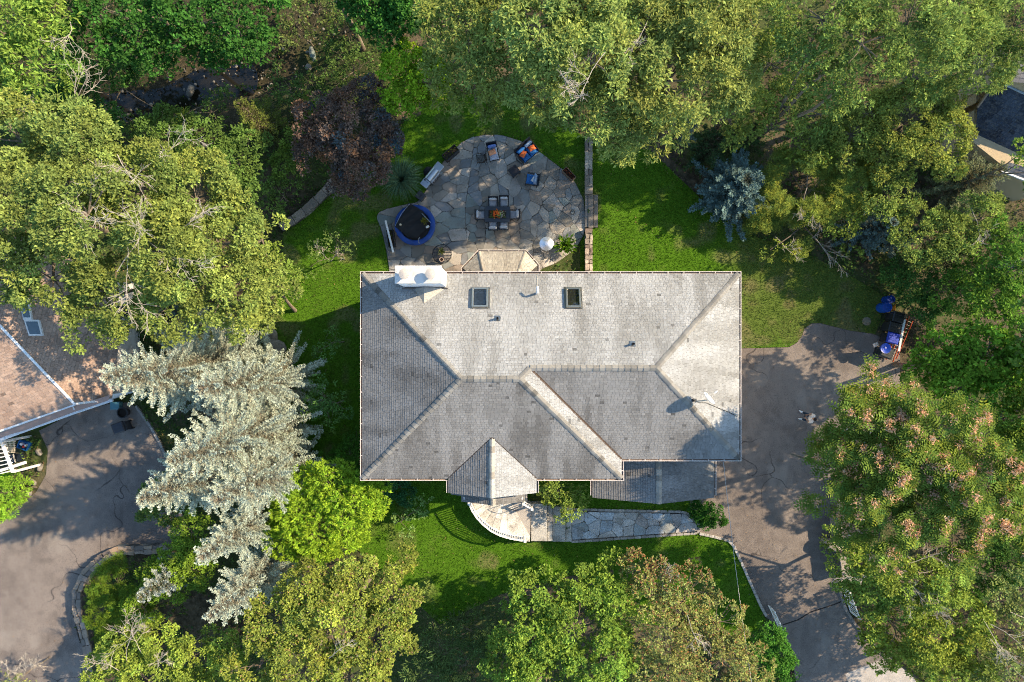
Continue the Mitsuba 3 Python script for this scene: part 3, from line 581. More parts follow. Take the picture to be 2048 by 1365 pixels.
def conifer(name, label, base, h, R, col, inner=(.10, .085, .05), z0=.6, dens=1.0, twig=(.3, .07), droop=.12, lean=(0, 0), shape=.85, group=None, cat='tree', mat='needle', step=.36, dead=()):
    s = nseed(); r = rng(s); k = thing(name, label, cat, group); bp = at(*base) if len(base) < 3 else np.asarray(base, float); bp[2] = 0
    top = bp + [lean[0], lean[1], h]; TB, TD, TN, TL, TW, TC, BR, SB, SD, SN, SL, SC = ([] for _ in range(12))
    col = np.asarray(col); inner = np.asarray(inner); z = z0
    while z < h - .15:
        t = z / h; rad = R * (1 - t) ** shape * r.uniform(.85, 1.1) + .08; n = max(4, int(9 * dens * (.55 + .45 * (1 - t)))); a0 = r.uniform(0, 7)
        for i in range(n):
            a = a0 + i * 2 * np.pi / n + r.normal(0, .18); ln = rad * r.uniform(.5, 1.15); o = bp + (top - bp) * t
            d = np.array([np.cos(a), np.sin(a), .12 + .55 * t]); d = unit(d); m = max(3, int(ln / .105)); u = np.linspace(.12, 1, m)
            p = o + d * (u * ln)[:, None]; p[:, 2] += -droop * ln * u ** 1.6 + .10 * ln * u ** 3
            BR.append(tube(p[[0, m // 2, m - 1]], [.02 + .012 * ln, .018, .008], 4))
            sv = unit(np.cross(d, [0, 0, 1.0]))
            for sg in (-1, 1, 0):
                tl = twig[0] * (1.15 - .75 * u) * (1 + .35 * ln / 3) * r.uniform(.7, 1.25, m)
                if sg == 0: tl = tl * .7
                D = unit(d[None] * .75 + sv[None] * sg * .8 + np.array([0, 0, .12 if sg else .55]) + r.normal(0, .2, (m, 3)))
                TB.append(p + r.normal(0, .02, (m, 3))); TD.append(D); TL.append(tl); TN.append(np.tile([0, 0, 1.0], (m, 1)) + r.normal(0, .35, (m, 3)))
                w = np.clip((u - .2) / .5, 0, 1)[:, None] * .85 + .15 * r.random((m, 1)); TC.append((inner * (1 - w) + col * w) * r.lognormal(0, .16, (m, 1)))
                # side sprigs
                for s2 in (-1, 1):
                    D2 = unit(D + unit(np.cross(D, [0, 0, 1.0])) * s2 * .85 + [0, 0, .1]); SB.append(p + D * (tl * .4)[:, None]); SD.append(D2); SL.append(tl * .62); SN.append(TN[-1]); SC.append(TC[-1] * 1.04)
        z += step * r.uniform(.8, 1.2)
    B, D, N, L, Cc = np.vstack(TB), np.vstack(TD), np.vstack(TN), np.concatenate(TL), np.vstack(TC)
    v, f = leaf_quads(B, D, unit(N), L, np.full(len(L), twig[1]) * r.uniform(.8, 1.3, len(L)), fold=.3)
    v2, f2 = leaf_quads(np.vstack(SB), np.vstack(SD), unit(np.vstack(SN)), np.concatenate(SL), np.full(sum(map(len, SL)), twig[1] * .9), tri=True)
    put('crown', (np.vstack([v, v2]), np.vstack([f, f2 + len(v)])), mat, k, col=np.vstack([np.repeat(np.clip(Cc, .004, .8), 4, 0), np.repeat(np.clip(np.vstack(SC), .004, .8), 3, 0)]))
    put('trunk', tube([bp - [0, 0, .4], bp + (top - bp) * .5, top], [.03 * h ** .8 + .05, .02 * h ** .8 + .03, .015], 8), 'bark', k, smooth=True); put('limb', join(BR), 'bark', k)
    for (px, py, zz, dx, dy, dz, l2) in dead: put('bare_branch', join(twigs(r, at(px, py, zz), (dx, dy, dz), l2, 3, .03, .5, 4)), 'dead_wood', k)
    return k
def grass_clump(name, label, px, py, rp, h, n, col, group=None, z=0):
    r = rng(nseed()); k = thing(name, label, 'plant', group); c = at(px, py, z); R = rp * H / F; a = r.uniform(0, 2 * np.pi, n); q = r.uniform(.35, 1.05, n) * R; hh = h * r.uniform(.6, 1.05, n)
    d = np.column_stack([np.cos(a), np.sin(a), a * 0]); s = np.column_stack([-d[:, 1], d[:, 0], a * 0]); w = r.uniform(.02, .042, n)[:, None]; u = [0, .35, .7, 1.0]; rows = []
    b0 = c + d * (.12 * R * r.random((n, 1)))
    for t in u:
        p = b0 + d * (q * t ** 1.3)[:, None]; p[:, 2] += hh * np.sin(t * 2.2) / np.sin(2.2 * .7) * .9
        rows += [p - s * w * (1.02 - t), p + s * w * (1.02 - t)]
    v = np.stack(rows, 1).reshape(-1, 3); i = np.arange(n)[:, None] * 8; f = np.vstack([np.vstack([i + [j, j + 1, j + 3], i + [j, j + 3, j + 2]]) for j in (0, 2, 4)])
    put('blades', (v, f), 'blade', k, col=np.repeat(hue(r, n, col, .25, .12), 8, 0))
    put('root_crown', mv(trimesh.creation.icosphere(2, .04 * R + .02), c[0], c[1], c[2]), 'soil', k); return k

OLIVE, LIME, DEEP, BRIGHT = (.13, .165, .042), (.165, .21, .035), (.05, .12, .022), (.17, .25, .018)
# upper left
broadleaf('ash_tree', 'pale green tree with long narrow leaves filling the top left corner', [(20, 40, 85, 10), (75, 130, 70, 9.5), (-40, 140, 80, 9), (110, 20, 60, 9.5), (30, 200, 45, 9)], (.13, .2, .035), leaf=(.26, .085), lai=2.6, base=(40, 90), per=6, lobe=.6, radial=.25,
          dead=[(120, 30, 10.5, .6, -1.6, .1, 1.6), (25, 170, 10, .5, -1, .2, 1.5)])
broadleaf('maple_tree', 'deep green maple with dense crown at the top edge above the dark creek', [(200, 30, 80, 7.5), (285, 55, 85, 8), (375, 40, 90, 8), (470, 50, 72, 8), (335, 105, 45, 7), (425, 95, 50, 7), (500, 90, 40, 7)], (.027, .085, .012), base=(345, 55), leaf=(.16, .13), lobe=.6, lai=2.6, up=1.1)
broadleaf('understory_shrub', 'dark green low shrub between the corner tree and the creek', [(130, 140, 55, 4), (60, 235, 50, 3), (240, 140, 34, 2.4), (290, 150, 30, 2), (150, 190, 45, 3), (110, 235, 45, 3), (200, 235, 40, 2.5)], (.04, .1, .02), cat='shrub', lobe=.45, tr=.06, leaf=(.16, .1))
broadleaf('shade_tree', 'big olive green tree with grey bare limbs reaching over the left edge', [(50, 285, 95, 10), (150, 315, 95, 11), (60, 420, 110, 11.5), (180, 430, 105, 12), (40, 530, 70, 10), (110, 560, 75, 10), (120, 240, 50, 10)], OLIVE, leaf=(.155, .088), tr=.24,
          dead=[(130, 250, 10.5, .4, 1.6, .3, 2.1), (60, 370, 13.5, 1.6, -.5, .2, 2.6), (90, 420, 13.5, 1.5, -.2, .2, 2.2), (215, 300, 12.5, .8, -1.2, .2, 1.8)], base=(240, 470))
broadleaf('shade_tree', 'broad olive green tree with silvery dead twigs in its crown, beside the west lawn', [(290, 390, 95, 10), (395, 400, 85, 9), (330, 510, 100, 10.5), (440, 490, 90, 9), (525, 480, 52, 7.5), (240, 590, 80, 10), (350, 600, 75, 9), (455, 590, 75, 8.5), (535, 570, 50, 7), (180, 645, 55, 9.5), (480, 640, 45, 7)], (.135, .168, .04), leaf=(.155, .088), tr=.26,
          dead=[(235, 470, 12.5, .2, -1.5, .1, 2.4), (215, 540, 12.5, .9, 1, .2, 2.2), (300, 330, 11, 1.2, .9, .3, 1.8), (270, 470, 12, 1.2, -.6, .2, 2), (330, 465, 11.5, .9, .5, .2, 1.6), (180, 385, 12, .7, .7, .3, 1.8)], base=(470, 560))
broadleaf('elm_tree', 'leafy green sapling growing over the shaded bank south of the creek', [(330, 270, 45, 4), (400, 290, 50, 4.5), (460, 330, 50, 4), (480, 400, 50, 4), (500, 280, 30, 3.5)], (.07, .12, .025), tr=.08, lobe=.55)
conifer('cypress_sapling', 'feathery yellow green young conifer standing alone on the creek bank', (540, 262), 4.6, 1.75, (.17, .22, .045), z0=.3, twig=(.32, .05), lean=(-.1, .1))
broadleaf('understory_shrub', 'green leafy shrub at the foot of the purple leaved tree', [(595, 285, 28, 2), (620, 250, 26, 2), (575, 330, 30, 1.6), (640, 215, 30, 2.2)], (.1, .15, .025), cat='shrub', lobe=.4, tr=.05)
broadleaf('woodland_shrub', 'dim green bushy shrub on the bank north of the purple leaved tree', [(700, 60, 34, 2), (680, 110, 30, 1.8), (720, 140, 32, 1.6), (670, 175, 26, 1.5)], (.05, .085, .02), cat='shrub', lobe=.4, tr=.05, lai=1.6)
grass_clump('ornamental_grass', 'light green clump of long grass blades at the creek edge', 378, 250, 30, .9, 320, (.12, .19, .03))
grass_clump('ornamental_grass', 'large dark blue green grass clump between the lawn and the grill', 806, 364, 46, 1.3, 900, (.13, .21, .11))
broadleaf('plum_tree', 'purple brown leaved ornamental tree left of the patio', [(705, 255, 72, 5), (650, 245, 52, 4.8), (755, 290, 52, 4.5), (715, 335, 58, 4.5), (640, 310, 48, 4), (765, 235, 38, 4.5), (690, 375, 26, 3.5), (735, 190, 38, 4.6)], (.105, .07, .06), leaf=(.12, .08), lobe=.55, tr=.12, warm=.2, jit=.3, brown=((.2, .11, .075), .12))
broadleaf('maple_tree', 'small bright lime green maple right of the purple leaved tree', [(815, 140, 52, 6), (855, 170, 48, 5.8), (800, 185, 40, 5.4), (835, 205, 34, 5), (870, 195, 25, 5)], (.15, .24, .012), base=(838, 150), leaf=(.12, .11), lobe=.45, up=1.2, tr=.1, warm=.05)
broadleaf('maple_tree', 'dark green maple hanging over the top edge above the lime green tree', [(760, 15, 60, 7), (815, 20, 50, 7), (775, 65, 36, 6.4), (730, 0, 45, 7), (830, -10, 60, 7.5)], (.032, .105, .015), base=(800, 25), leaf=(.16, .13), lobe=.55, up=1.1, tr=.12)
broadleaf('woodland_shrub', 'mossy green low shrub at the top edge above the long pale rock', [(590, 30, 30, 1.2), (640, 20, 30, 1.3), (560, 80, 24, .9), (600, 70, 22, .8)], (.075, .1, .03), cat='shrub', lobe=.4, tr=.04, lai=1.3)
broadleaf('woodland_shrub', 'green low shrub on the bank between the pale rocks and the sapling', [(575, 190, 30, 1.2), (610, 170, 22, 1), (560, 150, 20, .9), (650, 140, 24, 1.2)], (.06, .1, .025), cat='shrub', lobe=.4, tr=.04, lai=1.5)
broadleaf('woodland_shrub', 'dim ground hugging shrub along the lower side of the creek pool', [(250, 265, 26, .9), (290, 285, 24, .9), (425, 225, 24, .9), (455, 195, 20, .8), (225, 160, 20, .8)], (.05, .09, .02), cat='shrub', lobe=.35, tr=.04, lai=1.4)
broadleaf('understory_shrub', 'bushy green shrub on the bank left of the curved stone wall', [(520, 370, 32, 1.5), (560, 380, 26, 1.2), (540, 420, 24, 1.2), (580, 360, 20, 1)], (.08, .13, .03), cat='shrub', lobe=.4, tr=.04, lai=1.8)
# oaks along the top
OAK = (.16, .2, .055)
broadleaf('oak_tree', 'olive oak at the top edge just right of the lime green maple', [(930, 50, 90, 10), (905, 130, 55, 8), (985, 120, 75, 9.5), (950, 195, 45, 7), (1010, 30, 80, 10.5), (890, 190, 25, 6)], (.135, .165, .04), leaf=(.2, .085), lobe=.65, lai=2.4, tr=.16, base=(985, 85))
broadleaf('oak_tree', 'tall yellow green oak spreading over the upper end of the low garden wall', [(1090, 60, 105, 12), (1175, 120, 100, 12), (1090, 170, 75, 10), (1185, 215, 70, 9.5), (1255, 250, 58, 8.5), (1130, 250, 35, 7), (1230, 300, 28, 7), (1180, 10, 80, 12)], OAK, leaf=(.2, .085), lobe=.7, tr=.26, dead=[(1215, 90, 14.5, -.6, -1.2, .2, 1.7), (1115, 110, 13.5, .3, -1, .2, 1.4)], base=(1160, 200))
broadleaf('oak_tree', 'broad yellow green oak at the top centre with pale twigs showing', [(1290, 70, 105, 11), (1395, 55, 100, 11), (1335, 165, 100, 10.5), (1430, 150, 75, 9.5), (1290, 225, 60, 8.5), (1320, 275, 45, 7), (1245, 80, 85, 5.5), (1345, 45, 85, 5.5)], (.165, .19, .05), leaf=(.2, .085), lobe=.7, tr=.26, dead=[(1300, 30, 13, -.3, -1, .2, 1.3)])
broadleaf('linden_tree', 'green tree between the broad oak and the feathery locusts', [(1500, 50, 80, 8.5), (1540, 130, 75, 7), (1480, 215, 60, 5), (1570, 215, 60, 4.4), (1460, 250, 38, 4.4)], (.13, .165, .035), leaf=(.15, .1), lobe=.65, tr=.18, lai=2.4)
LOC = (.11, .155, .036)
broadleaf('locust_tree', 'tall feathery dark green locust at the top edge right of centre', [(1640, 40, 85, 11), (1720, 90, 85, 11.5), (1610, 120, 60, 10), (1690, 170, 55, 10), (1600, 300, 40, 3.6), (1640, 230, 38, 4.6)], LOC, leaf=(.17, .07), lobe=.7, per=8, tr=.2, radial=.2, lai=2.2)
broadleaf('locust_tree', 'feathery green locust filling the top right corner beside the tiled roof', [(1810, 55, 100, 11), (1900, 40, 95, 9.5), (1850, 135, 75, 7.5), (1950, 110, 75, 8), (2020, 60, 80, 8), (1975, 150, 34, 6.5)], (.125, .17, .042), leaf=(.17, .07), lobe=.7, per=8, tr=.2, radial=.2, lai=3)
broadleaf('hornbeam_tree', 'yellow green tree left of the dark slate roof', [(1805, 250, 80, 4.6), (1872, 270, 66, 4.8), (1875, 205, 50, 5.0), (1770, 300, 60, 4.0), (1895, 335, 32, 4.5), (1700, 270, 60, 4), (1740, 225, 50, 4.6)], (.165, .19, .04), leaf=(.12, .085), lobe=.55, tr=.14, flat=.45)
conifer('blue_spruce', 'blue spruce with wide silvery blue sprays at the corner of the east lawn', (1452, 392), 3.6, 2.6, (.17, .27, .26), inner=(.06, .07, .05), z0=.25, dens=1.7, twig=(.36, .085), lean=(.15, .2), step=.2, shape=.75)
conifer('spruce_tree', 'dark green spruce above the blue spruce', (1402, 310), 3.6, 1.8, (.06, .115, .045), inner=(.04, .04, .025), twig=(.32, .07))
conifer('blue_spruce', 'small blue spruce top peeking out under the oak by the lawn', (1362, 268), 3.4, .9, (.14, .22, .2), twig=(.26, .07))
conifer('spruce_tree', 'green conifer with shadowed sides right of the blue spruce', (1470, 292), 3.7, 1.7, (.055, .11, .035), twig=(.3, .07))
compound('cypress_tree', 'light green drooping tree with thin bare trunks at the lawn edge', [(1600, 375, 66, 2.5), (1660, 335, 70, 2.8), (1560, 420, 45, 1.8), (1640, 430, 48, 2), (1700, 370, 50, 2.5), (1590, 470, 30, 1.5), (1530, 465, 24, 1.2)], (.21, .265, .05), 760, .42, pairs=5, leaflet=(.15, .42), per=6, tr=.08, flat=.4)
broadleaf('dead_limb_tree', 'sparse tree whose pale bare limbs hang over the lawn edge', [(1690, 440, 38, 2.8), (1620, 285, 55, 3.6), (1540, 500, 18, 1.8), (1700, 520, 22, 1.8)], (.13, .17, .03), lai=1.2, tr=.08, lobe=.5, flat=.4,
          dead=[(1625, 370, 3.6, -.3, -1.5, 0, 1.4), (1640, 380, 3.6, .3, -1.6, 0, 1.4), (1560, 470, 2.4, .6, -.5, 0, 1.2), (1640, 470, 2.4, .8, -1, 0, 1.8)])
conifer('hemlock_tree', 'grey green feathery conifer in front of the dark slate roof', (1880, 388), 5.0, 2.7, (.24, .28, .15), inner=(.12, .11, .06), twig=(.3, .045), dens=1.2, lean=(.3, .3))
broadleaf('cherry_tree', 'green tree with a fine crown between the hemlock and the row of bins', [(1780, 400, 55, 3.6), (1840, 470, 62, 3.6), (1900, 480, 55, 3.8), (1960, 440, 50, 4)], (.135, .175, .04), leaf=(.12, .075), lobe=.5, tr=.12, flat=.45, dead=[(1960, 410, 5, .1, -1.2, .1, 1.5)])
conifer('blue_spruce', 'small pale blue spruce above the end of the east lawn', (1712, 468), 4.2, 1.6, (.2, .29, .27), inner=(.07, .07, .05), twig=(.28, .08), z0=.2)
conifer('blue_spruce', 'low pale blue spruce just right of the small lawn-end spruce', (1768, 482), 3.6, 1.3, (.2, .28, .25), inner=(.07, .07, .05), twig=(.26, .075), z0=.2)
conifer('spruce_tree', 'dark green young spruce with star shaped tips right of the pale spruces', (1845, 515), 4.0, 1.7, (.09, .14, .055), twig=(.32, .075), z0=.2)
conifer('blue_spruce', 'pale blue spruce tip at the right edge of the picture', (1995, 540), 3.2, 1.0, (.2, .27, .25), twig=(.26, .075))
broadleaf('hedge_shrub', 'dark green rounded shrub behind the blue barrels', [(1830, 565, 42, 1.8), (1790, 545, 26, 1.3), (1870, 590, 40, 2), (1850, 620, 28, 1.4)], (.045, .105, .022), cat='shrub', lobe=.4, tr=.05, leaf=(.11, .075))
broadleaf('laurel_shrub', 'green shrub mass at the right edge below the pale spruce tip', [(1920, 590, 48, 3.2), (1980, 590, 50, 4.6), (2030, 540, 50, 5), (2000, 480, 45, 4), (1925, 535, 35, 2.5), (2035, 620, 35, 2.5), (1960, 640, 30, 2)], (.075, .15, .02), cat='shrub', lobe=.5, tr=.07, leaf=(.14, .1))
broadleaf('mulberry_tree', 'young green tree leaning into the picture in front of the slate roof edge', [(2044, 322, 20, 6.5), (2064, 345, 22, 6), (2050, 300, 14, 6.5)], (.14, .2, .03), tr=.08, lobe=.45)
# right
broadleaf('catalpa_tree', 'dense bright green tree right of the orange ladder', [(1890, 705, 58, 5.5), (1960, 715, 65, 6), (1925, 770, 60, 5.8), (2005, 760, 60, 6), (2045, 700, 60, 6), (1850, 740, 40, 4.5), (1885, 780, 40, 4.8)], (.1, .19, .018), leaf=(.2, .15), lobe=.55, up=1.1, tr=.16)
broadleaf('walnut_tree', 'green small leaved tree at the right edge below the bright catalpa', [(2000, 830, 60, 6.5), (2045, 860, 60, 6.5), (2060, 960, 60, 6.5)], (.12, .18, .025), tr=.14)
compound('ailanthus_tree', 'large tree with palm-like leaf rosettes and orange seed clusters beside the driveway', [(1724, 832, 44, 9), (1770, 800, 48, 9), (1790, 870, 85, 10), (1880, 880, 90, 10.5), (1702, 922, 44, 8.5), (1740, 950, 70, 9.5), (1830, 970, 90, 10), (1930, 960, 85, 10.5), (2000, 1040, 75, 10.5), (1660, 865, 20, 8.5), (1640, 905, 22, 7.8), (1603, 906, 13, 7.2), (1580, 908, 7, 7), (1655, 945, 28, 7.8), (1655, 990, 20, 7.6), (1900, 1050, 80, 10), (1760, 1040, 70, 9), (1690, 1010, 48, 8), (1735, 758, 10, 6.5), (2010, 940, 55, 10.5)], (.175, .25, .045), 700, .62, seeds=(.74, .43, .26), pairs=5, leaflet=(.2, .5), base=(1665, 915), tr=.22, seedfrac=.55)
broadleaf('boxelder_tree', 'light green tree with a tangle of dead grey twigs below the seed clustered tree', [(1700, 1130, 48, 4.5), (1760, 1150, 55, 5), (1830, 1170, 60, 5.2), (1890, 1170, 48, 5), (1730, 1200, 45, 4), (1800, 1210, 45, 4.4), (1665, 1080, 22, 3.5)], (.15, .2, .035), tr=.12, lobe=.55, dead=[(1790, 1130, 6.2, 1.3, -.7, .1, 2.2), (1800, 1140, 6.2, 1.5, .1, .1, 2.2), (1810, 1150, 6, .2, -1.5, .1, 1.6), (1830, 1120, 6, 1.0, -1, .1, 1.8), (1770, 1165, 6, -1, .1, 0, 1.2)])
broadleaf('boxelder_tree', 'yellow green tree with glossy leaves in the lower right corner area', [(1790, 1270, 45, 3.6), (1860, 1280, 60, 4.5), (1920, 1230, 50, 4.5), (1880, 1340, 55, 4.2), (1760, 1310, 35, 2.6), (1950, 1300, 50, 4.4), (1740, 1275, 28, 2)], (.17, .21, .035), tr=.12, lobe=.55)
broadleaf('elder_tree', 'pale tree with long bare twigs at the bottom right corner', [(2030, 1260, 50, 5), (2010, 1340, 60, 5), (1990, 1190, 40, 4.6), (2060, 1180, 50, 5), (1950, 1370, 50, 4.5)], (.14, .17, .055), tr=.12, lobe=.55, lai=1.7, dead=[(1985, 1250, 6.4, .6, -1.2, .1, 2), (2000, 1260, 6.4, 1.2, -.4, .1, 2.4), (2000, 1290, 6.2, 1, -1, .1, 2.2), (2040, 1235, 6.2, 1, -.2, .1, 2)])
broadleaf('understory_shrub', 'dark green undergrowth shrub at the far right between the big trees', [(1980, 1130, 50, 3), (2030, 1120, 50, 3.2), (1940, 1185, 35, 2.5)], (.05, .11, .02), cat='shrub', tr=.06, lobe=.45)
# bottom
broadleaf('apple_tree', 'green tree with bright leaf clumps at the bottom centre beside the south lawn', [(1080, 1195, 62, 4.6), (1140, 1160, 48, 4.2), (1060, 1270, 70, 5), (1150, 1250, 75, 5.2), (1220, 1210, 52, 4.8), (1090, 1345, 75, 5.4), (1200, 1320, 75, 5.4), (1010, 1310, 45, 4.2), (1225, 1140, 32, 3.6)], (.125, .19, .028), leaf=(.13, .1), lobe=.6, tr=.16)
broadleaf('crabapple_tree', 'tree turning reddish brown at the bottom right of centre beside the driveway', [(1300, 1180, 60, 4.8), (1370, 1190, 65, 5), (1330, 1260, 75, 5.4), (1430, 1245, 62, 4.8), (1440, 1320, 68, 5), (1330, 1340, 78, 5.4), (1270, 1140, 32, 4), (1500, 1330, 40, 4.2), (1500, 1380, 50, 4.4)], (.17, .185, .06), leaf=(.12, .08), lobe=.55, tr=.16, lai=2.0,
          brown=((.3, .165, .09), lambda P: .15 + .75 * np.clip((P[:, 1] + 13.2) / 3.2, 0, 1) * np.clip((P[:, 0] - 5.2) / 1.5, 0, 1)), dead=[(1380, 1235, 6.6, .3, -1, .1, 1.6), (1215, 1340, 6.6, .3, -.8, .3, 1.3), (1330, 1190, 6, .1, 1, .2, 1.1)])
broadleaf('hawthorn_tree', 'wide yellow green tree on the lower left of the south lawn', [(620, 1180, 58, 5), (710, 1172, 58, 5), (790, 1195, 58, 5), (560, 1240, 70, 5.4), (660, 1250, 80, 5.8), (760, 1270, 68, 5.4), (520, 1330, 60, 5.2), (610, 1340, 75, 5.6), (700, 1350, 75, 5.6), (800, 1120, 28, 4), (835, 1180, 28, 4.2)], (.16, .19, .035), leaf=(.13, .09), lobe=.6, tr=.18, brown=((.3, .22, .12), .06), dead=[(650, 1330, 7.4, .6, .7, .2, 1.3)])
broadleaf('fern_shrub', 'dim green ferny thicket at the bottom edge between two trees', [(880, 1290, 48, 1.4), (930, 1330, 50, 1.4), (860, 1350, 50, 1.4), (940, 1260, 38, 1.2), (960, 1380, 40, 1.5)], (.06, .095, .03), leaf=(.26, .05), cat='shrub', lobe=.4, tr=.04, radial=.4, lai=1.6)
broadleaf('hedge_shrub', 'deep green hedge along the bottom of the driveway', [(1540, 1275, 30, 2.2), (1555, 1310, 34, 2.4), (1560, 1345, 36, 2.4), (1570, 1390, 40, 2.4), (1525, 1300, 30, 2.2)], (.05, .14, .018), leaf=(.1, .07), cat='hedge', lobe=.38, tr=.05)
# lower left
broadleaf('privet_shrub', 'yellow green shrub thicket along the bottom left edge', [(250, 1310, 50, 3), (320, 1290, 50, 3.2), (390, 1310, 52, 3.4), (460, 1300, 42, 3.4), (205, 1345, 38, 2.6), (300, 1360, 60, 3.4), (420, 1370, 60, 3.8)], (.16, .21, .035), leaf=(.12, .08), cat='shrub', lobe=.5, tr=.07,
          dead=[(240, 1340, 4.6, .5, 1.2, .3, 2.2), (270, 1320, 4.8, .1, 1.4, .3, 1.8), (230, 1360, 4.6, -.6, .8, .3, 1.6), (300, 1350, 4.8, .6, .6, .3, 1.5)])
broadleaf('bare_shrub', 'nearly bare twiggy shrub at the bottom left corner', [(15, 1350, 20, 1.6), (50, 1370, 20, 1.6)], (.14, .16, .05), leaf=(.09, .06), cat='shrub', lobe=.35, tr=.04, lai=.5, dead=[(10, 1350, 1.8, .8, .4, .2, 1.6), (30, 1365, 1.8, .5, .9, .3, 1.4), (-10, 1340, 1.8, .9, .1, .3, 1.4)])
compound('sumac_shrub', 'fern leaved green shrub spilling over the curved stone wall', [(236, 1165, 40, 1.6), (222, 1215, 42, 1.6), (270, 1200, 42, 1.9), (252, 1250, 45, 2), (215, 1268, 26, 1.2), (190, 1190, 16, .9)], (.11, .18, .022), 240, .42, pairs=5, leaflet=(.13, .5), per=6, tr=.05, lobe=.4)
broadleaf('willow_shrub', 'leafy green shrub at the inner end of the curved stone wall', [(368, 1118, 40, 2.6), (385, 1062, 38, 3), (335, 1165, 40, 2.6), (310, 1150, 28, 1.8), (390, 1140, 38, 2.6), (290, 1215, 42, 2.6)], (.105, .17, .018), leaf=(.13, .07), cat='shrub', lobe=.45, tr=.06)
broadleaf('holly_shrub', 'small dark shrub with yellow tips at the edge of the left yard', [(315, 1000, 32, 2), (345, 1020, 28, 2), (300, 1025, 18, 1.5), (340, 965, 22, 1.6)], (.08, .13, .03), leaf=(.11, .075), cat='shrub', lobe=.38, tr=.05, brown=((.24, .26, .06), .2))
broadleaf('juniper_shrub', 'bright green feathery juniper below the white railing at the left edge', [(15, 985, 34, 1.2), (-15, 1010, 34, 1.2), (35, 960, 20, 1), (25, 1015, 20, .9)], (.15, .26, .025), leaf=(.2, .045), cat='shrub', lobe=.35, tr=.05, radial=.5, per=7)
SIL = (.5, .57, .465)
SI = (.22, .2, .14)
for lab, bp, h, R, ln in (('tall silver spruce leaning over the corner of the left roof', (500, 738), 12.0, 3.4, (-1.5, .1)), ('silvery spruce with brownish inner twigs nearest the west lawn', (580, 760), 10.5, 2.9, (-.7, .2)),
                          ('pale silver spruce in the middle of the left spruce group', (570, 850), 12.0, 3.2, (-.9, -.1)), ('broad silver spruce in the group directly above the lime green bush', (600, 915), 10.5, 2.9, (-.6, -.2)),
                          ('silver spruce reaching over the left yard with white tipped sprays', (525, 905), 11.5, 3.2, (-1.1, -.2)),
                          ('slender silver spruce left of the lime green bush', (560, 1010), 9.5, 2.2, (-.5, -.2)), ('lower silver spruce above the yellow green tree at the bottom', (565, 1110), 9.0, 2.3, (-.4, -.1))):
    conifer('silver_spruce', lab, bp, h, R, SIL, inner=SI, z0=1.0, dens=1.1, twig=(.27, .055), lean=ln, step=.3, shape=.62)
conifer('silver_spruce', 'small white silver spruce standing apart above the curved wall bed', (390, 1120), 5.6, 1.35, (.42, .47, .43), inner=(.1, .12, .05), z0=1.2, twig=(.28, .075), lean=(-.3, -.2), shape=.6)
conifer('blue_spruce', 'blue tinged spruce top under the olive tree at left', (400, 640), 8.0, 1.8, (.13, .2, .18), twig=(.3, .08), lean=(-.3, .2), shape=.7)
broadleaf('false_cypress', 'huge rounded lime green bush at the corner of the house', [(605, 1015, 62, 3.4), (570, 1030, 40, 2.8), (665, 970, 50, 3.8), (705, 1005, 55, 3.9), (640, 1060, 55, 3.4), (690, 1055, 45, 3.3), (578, 1068, 44, 2.8), (745, 995, 38, 3.4), (625, 970, 42, 3.4), (600, 1098, 32, 2.6), (650, 1095, 30, 2.6)], (.19, .285, .022), leaf=(.17, .045), cat='bush', lobe=.3, radial=.6, per=10, lai=4.0, flat=.75, tr=.1, warm=.05, jit=.14)
broadleaf('yew_shrub', 'dark green spreading shrub against the west wall of the house', [(700, 905, 30, .9), (665, 925, 26, .8), (712, 880, 22, .8), (735, 960, 30, .8), (700, 950, 20, .8)], (.05, .13, .015), leaf=(.13, .045), cat='shrub', lobe=.3, radial=.5, per=8, tr=.05)
broadleaf('azalea_shrub', 'dark green low shrub below the eave left of the entrance', [(790, 975, 24, .7), (815, 990, 20, .6), (770, 985, 20, .6)], (.03, .1, .04), leaf=(.09, .06), cat='shrub', lobe=.3, tr=.04)
broadleaf('dogwood_sapling', 'thin sparse sapling on the grass right of the lime green bush', [(830, 1020, 20, 1.6), (800, 1035, 16, 1.4), (850, 1005, 14, 1.7), (815, 1060, 12, 1)], (.12, .19, .06), leaf=(.11, .08), lobe=.3, lai=1.0, tr=.03, base=(790, 1050))
broadleaf('forsythia_shrub', 'loose yellow green shrub between the entrance and the garage roof', [(1115, 985, 30, 1.6), (1140, 1010, 26, 1.7), (1100, 975, 20, 1.3), (1130, 1028, 18, 1.5), (1160, 990, 24, 1.2), (1090, 990, 14, 1)], (.15, .2, .04), leaf=(.13, .06), cat='shrub', lobe=.35, lai=1.7, tr=.04, radial=.3)
broadleaf('boxwood_shrub', 'dense dark green clipped shrub at the end of the flagstone path', [(1400, 1018, 20, .75), (1425, 1030, 22, .75), (1440, 1042, 14, .6), (1385, 1012, 13, .6), (1412, 1040, 16, .6)], (.025, .085, .008), leaf=(.09, .06), cat='shrub', lobe=.3, lai=5, tr=.05, flat=.85)
broadleaf('birch_sapling', 'sparse young tree in the shade on the upper west lawn', [(640, 500, 26, 2.6), (675, 480, 22, 2.8), (620, 535, 18, 2), (690, 500, 14, 2.4)], (.1, .15, .04), leaf=(.08, .05), lobe=.4, lai=.55, tr=.04, dead=[(655, 520, 2.2, -.6, .8, .3, 1.0), (655, 520, 2.2, .9, .9, .3, .9)])
broadleaf('birch_sapling', 'sparse small tree in the house shadow halfway down the west lawn', [(660, 680, 22, 2.2), (645, 705, 18, 1.8), (675, 665, 12, 2.2)], (.08, .15, .04), leaf=(.09, .06), lobe=.35, lai=.8, tr=.03)
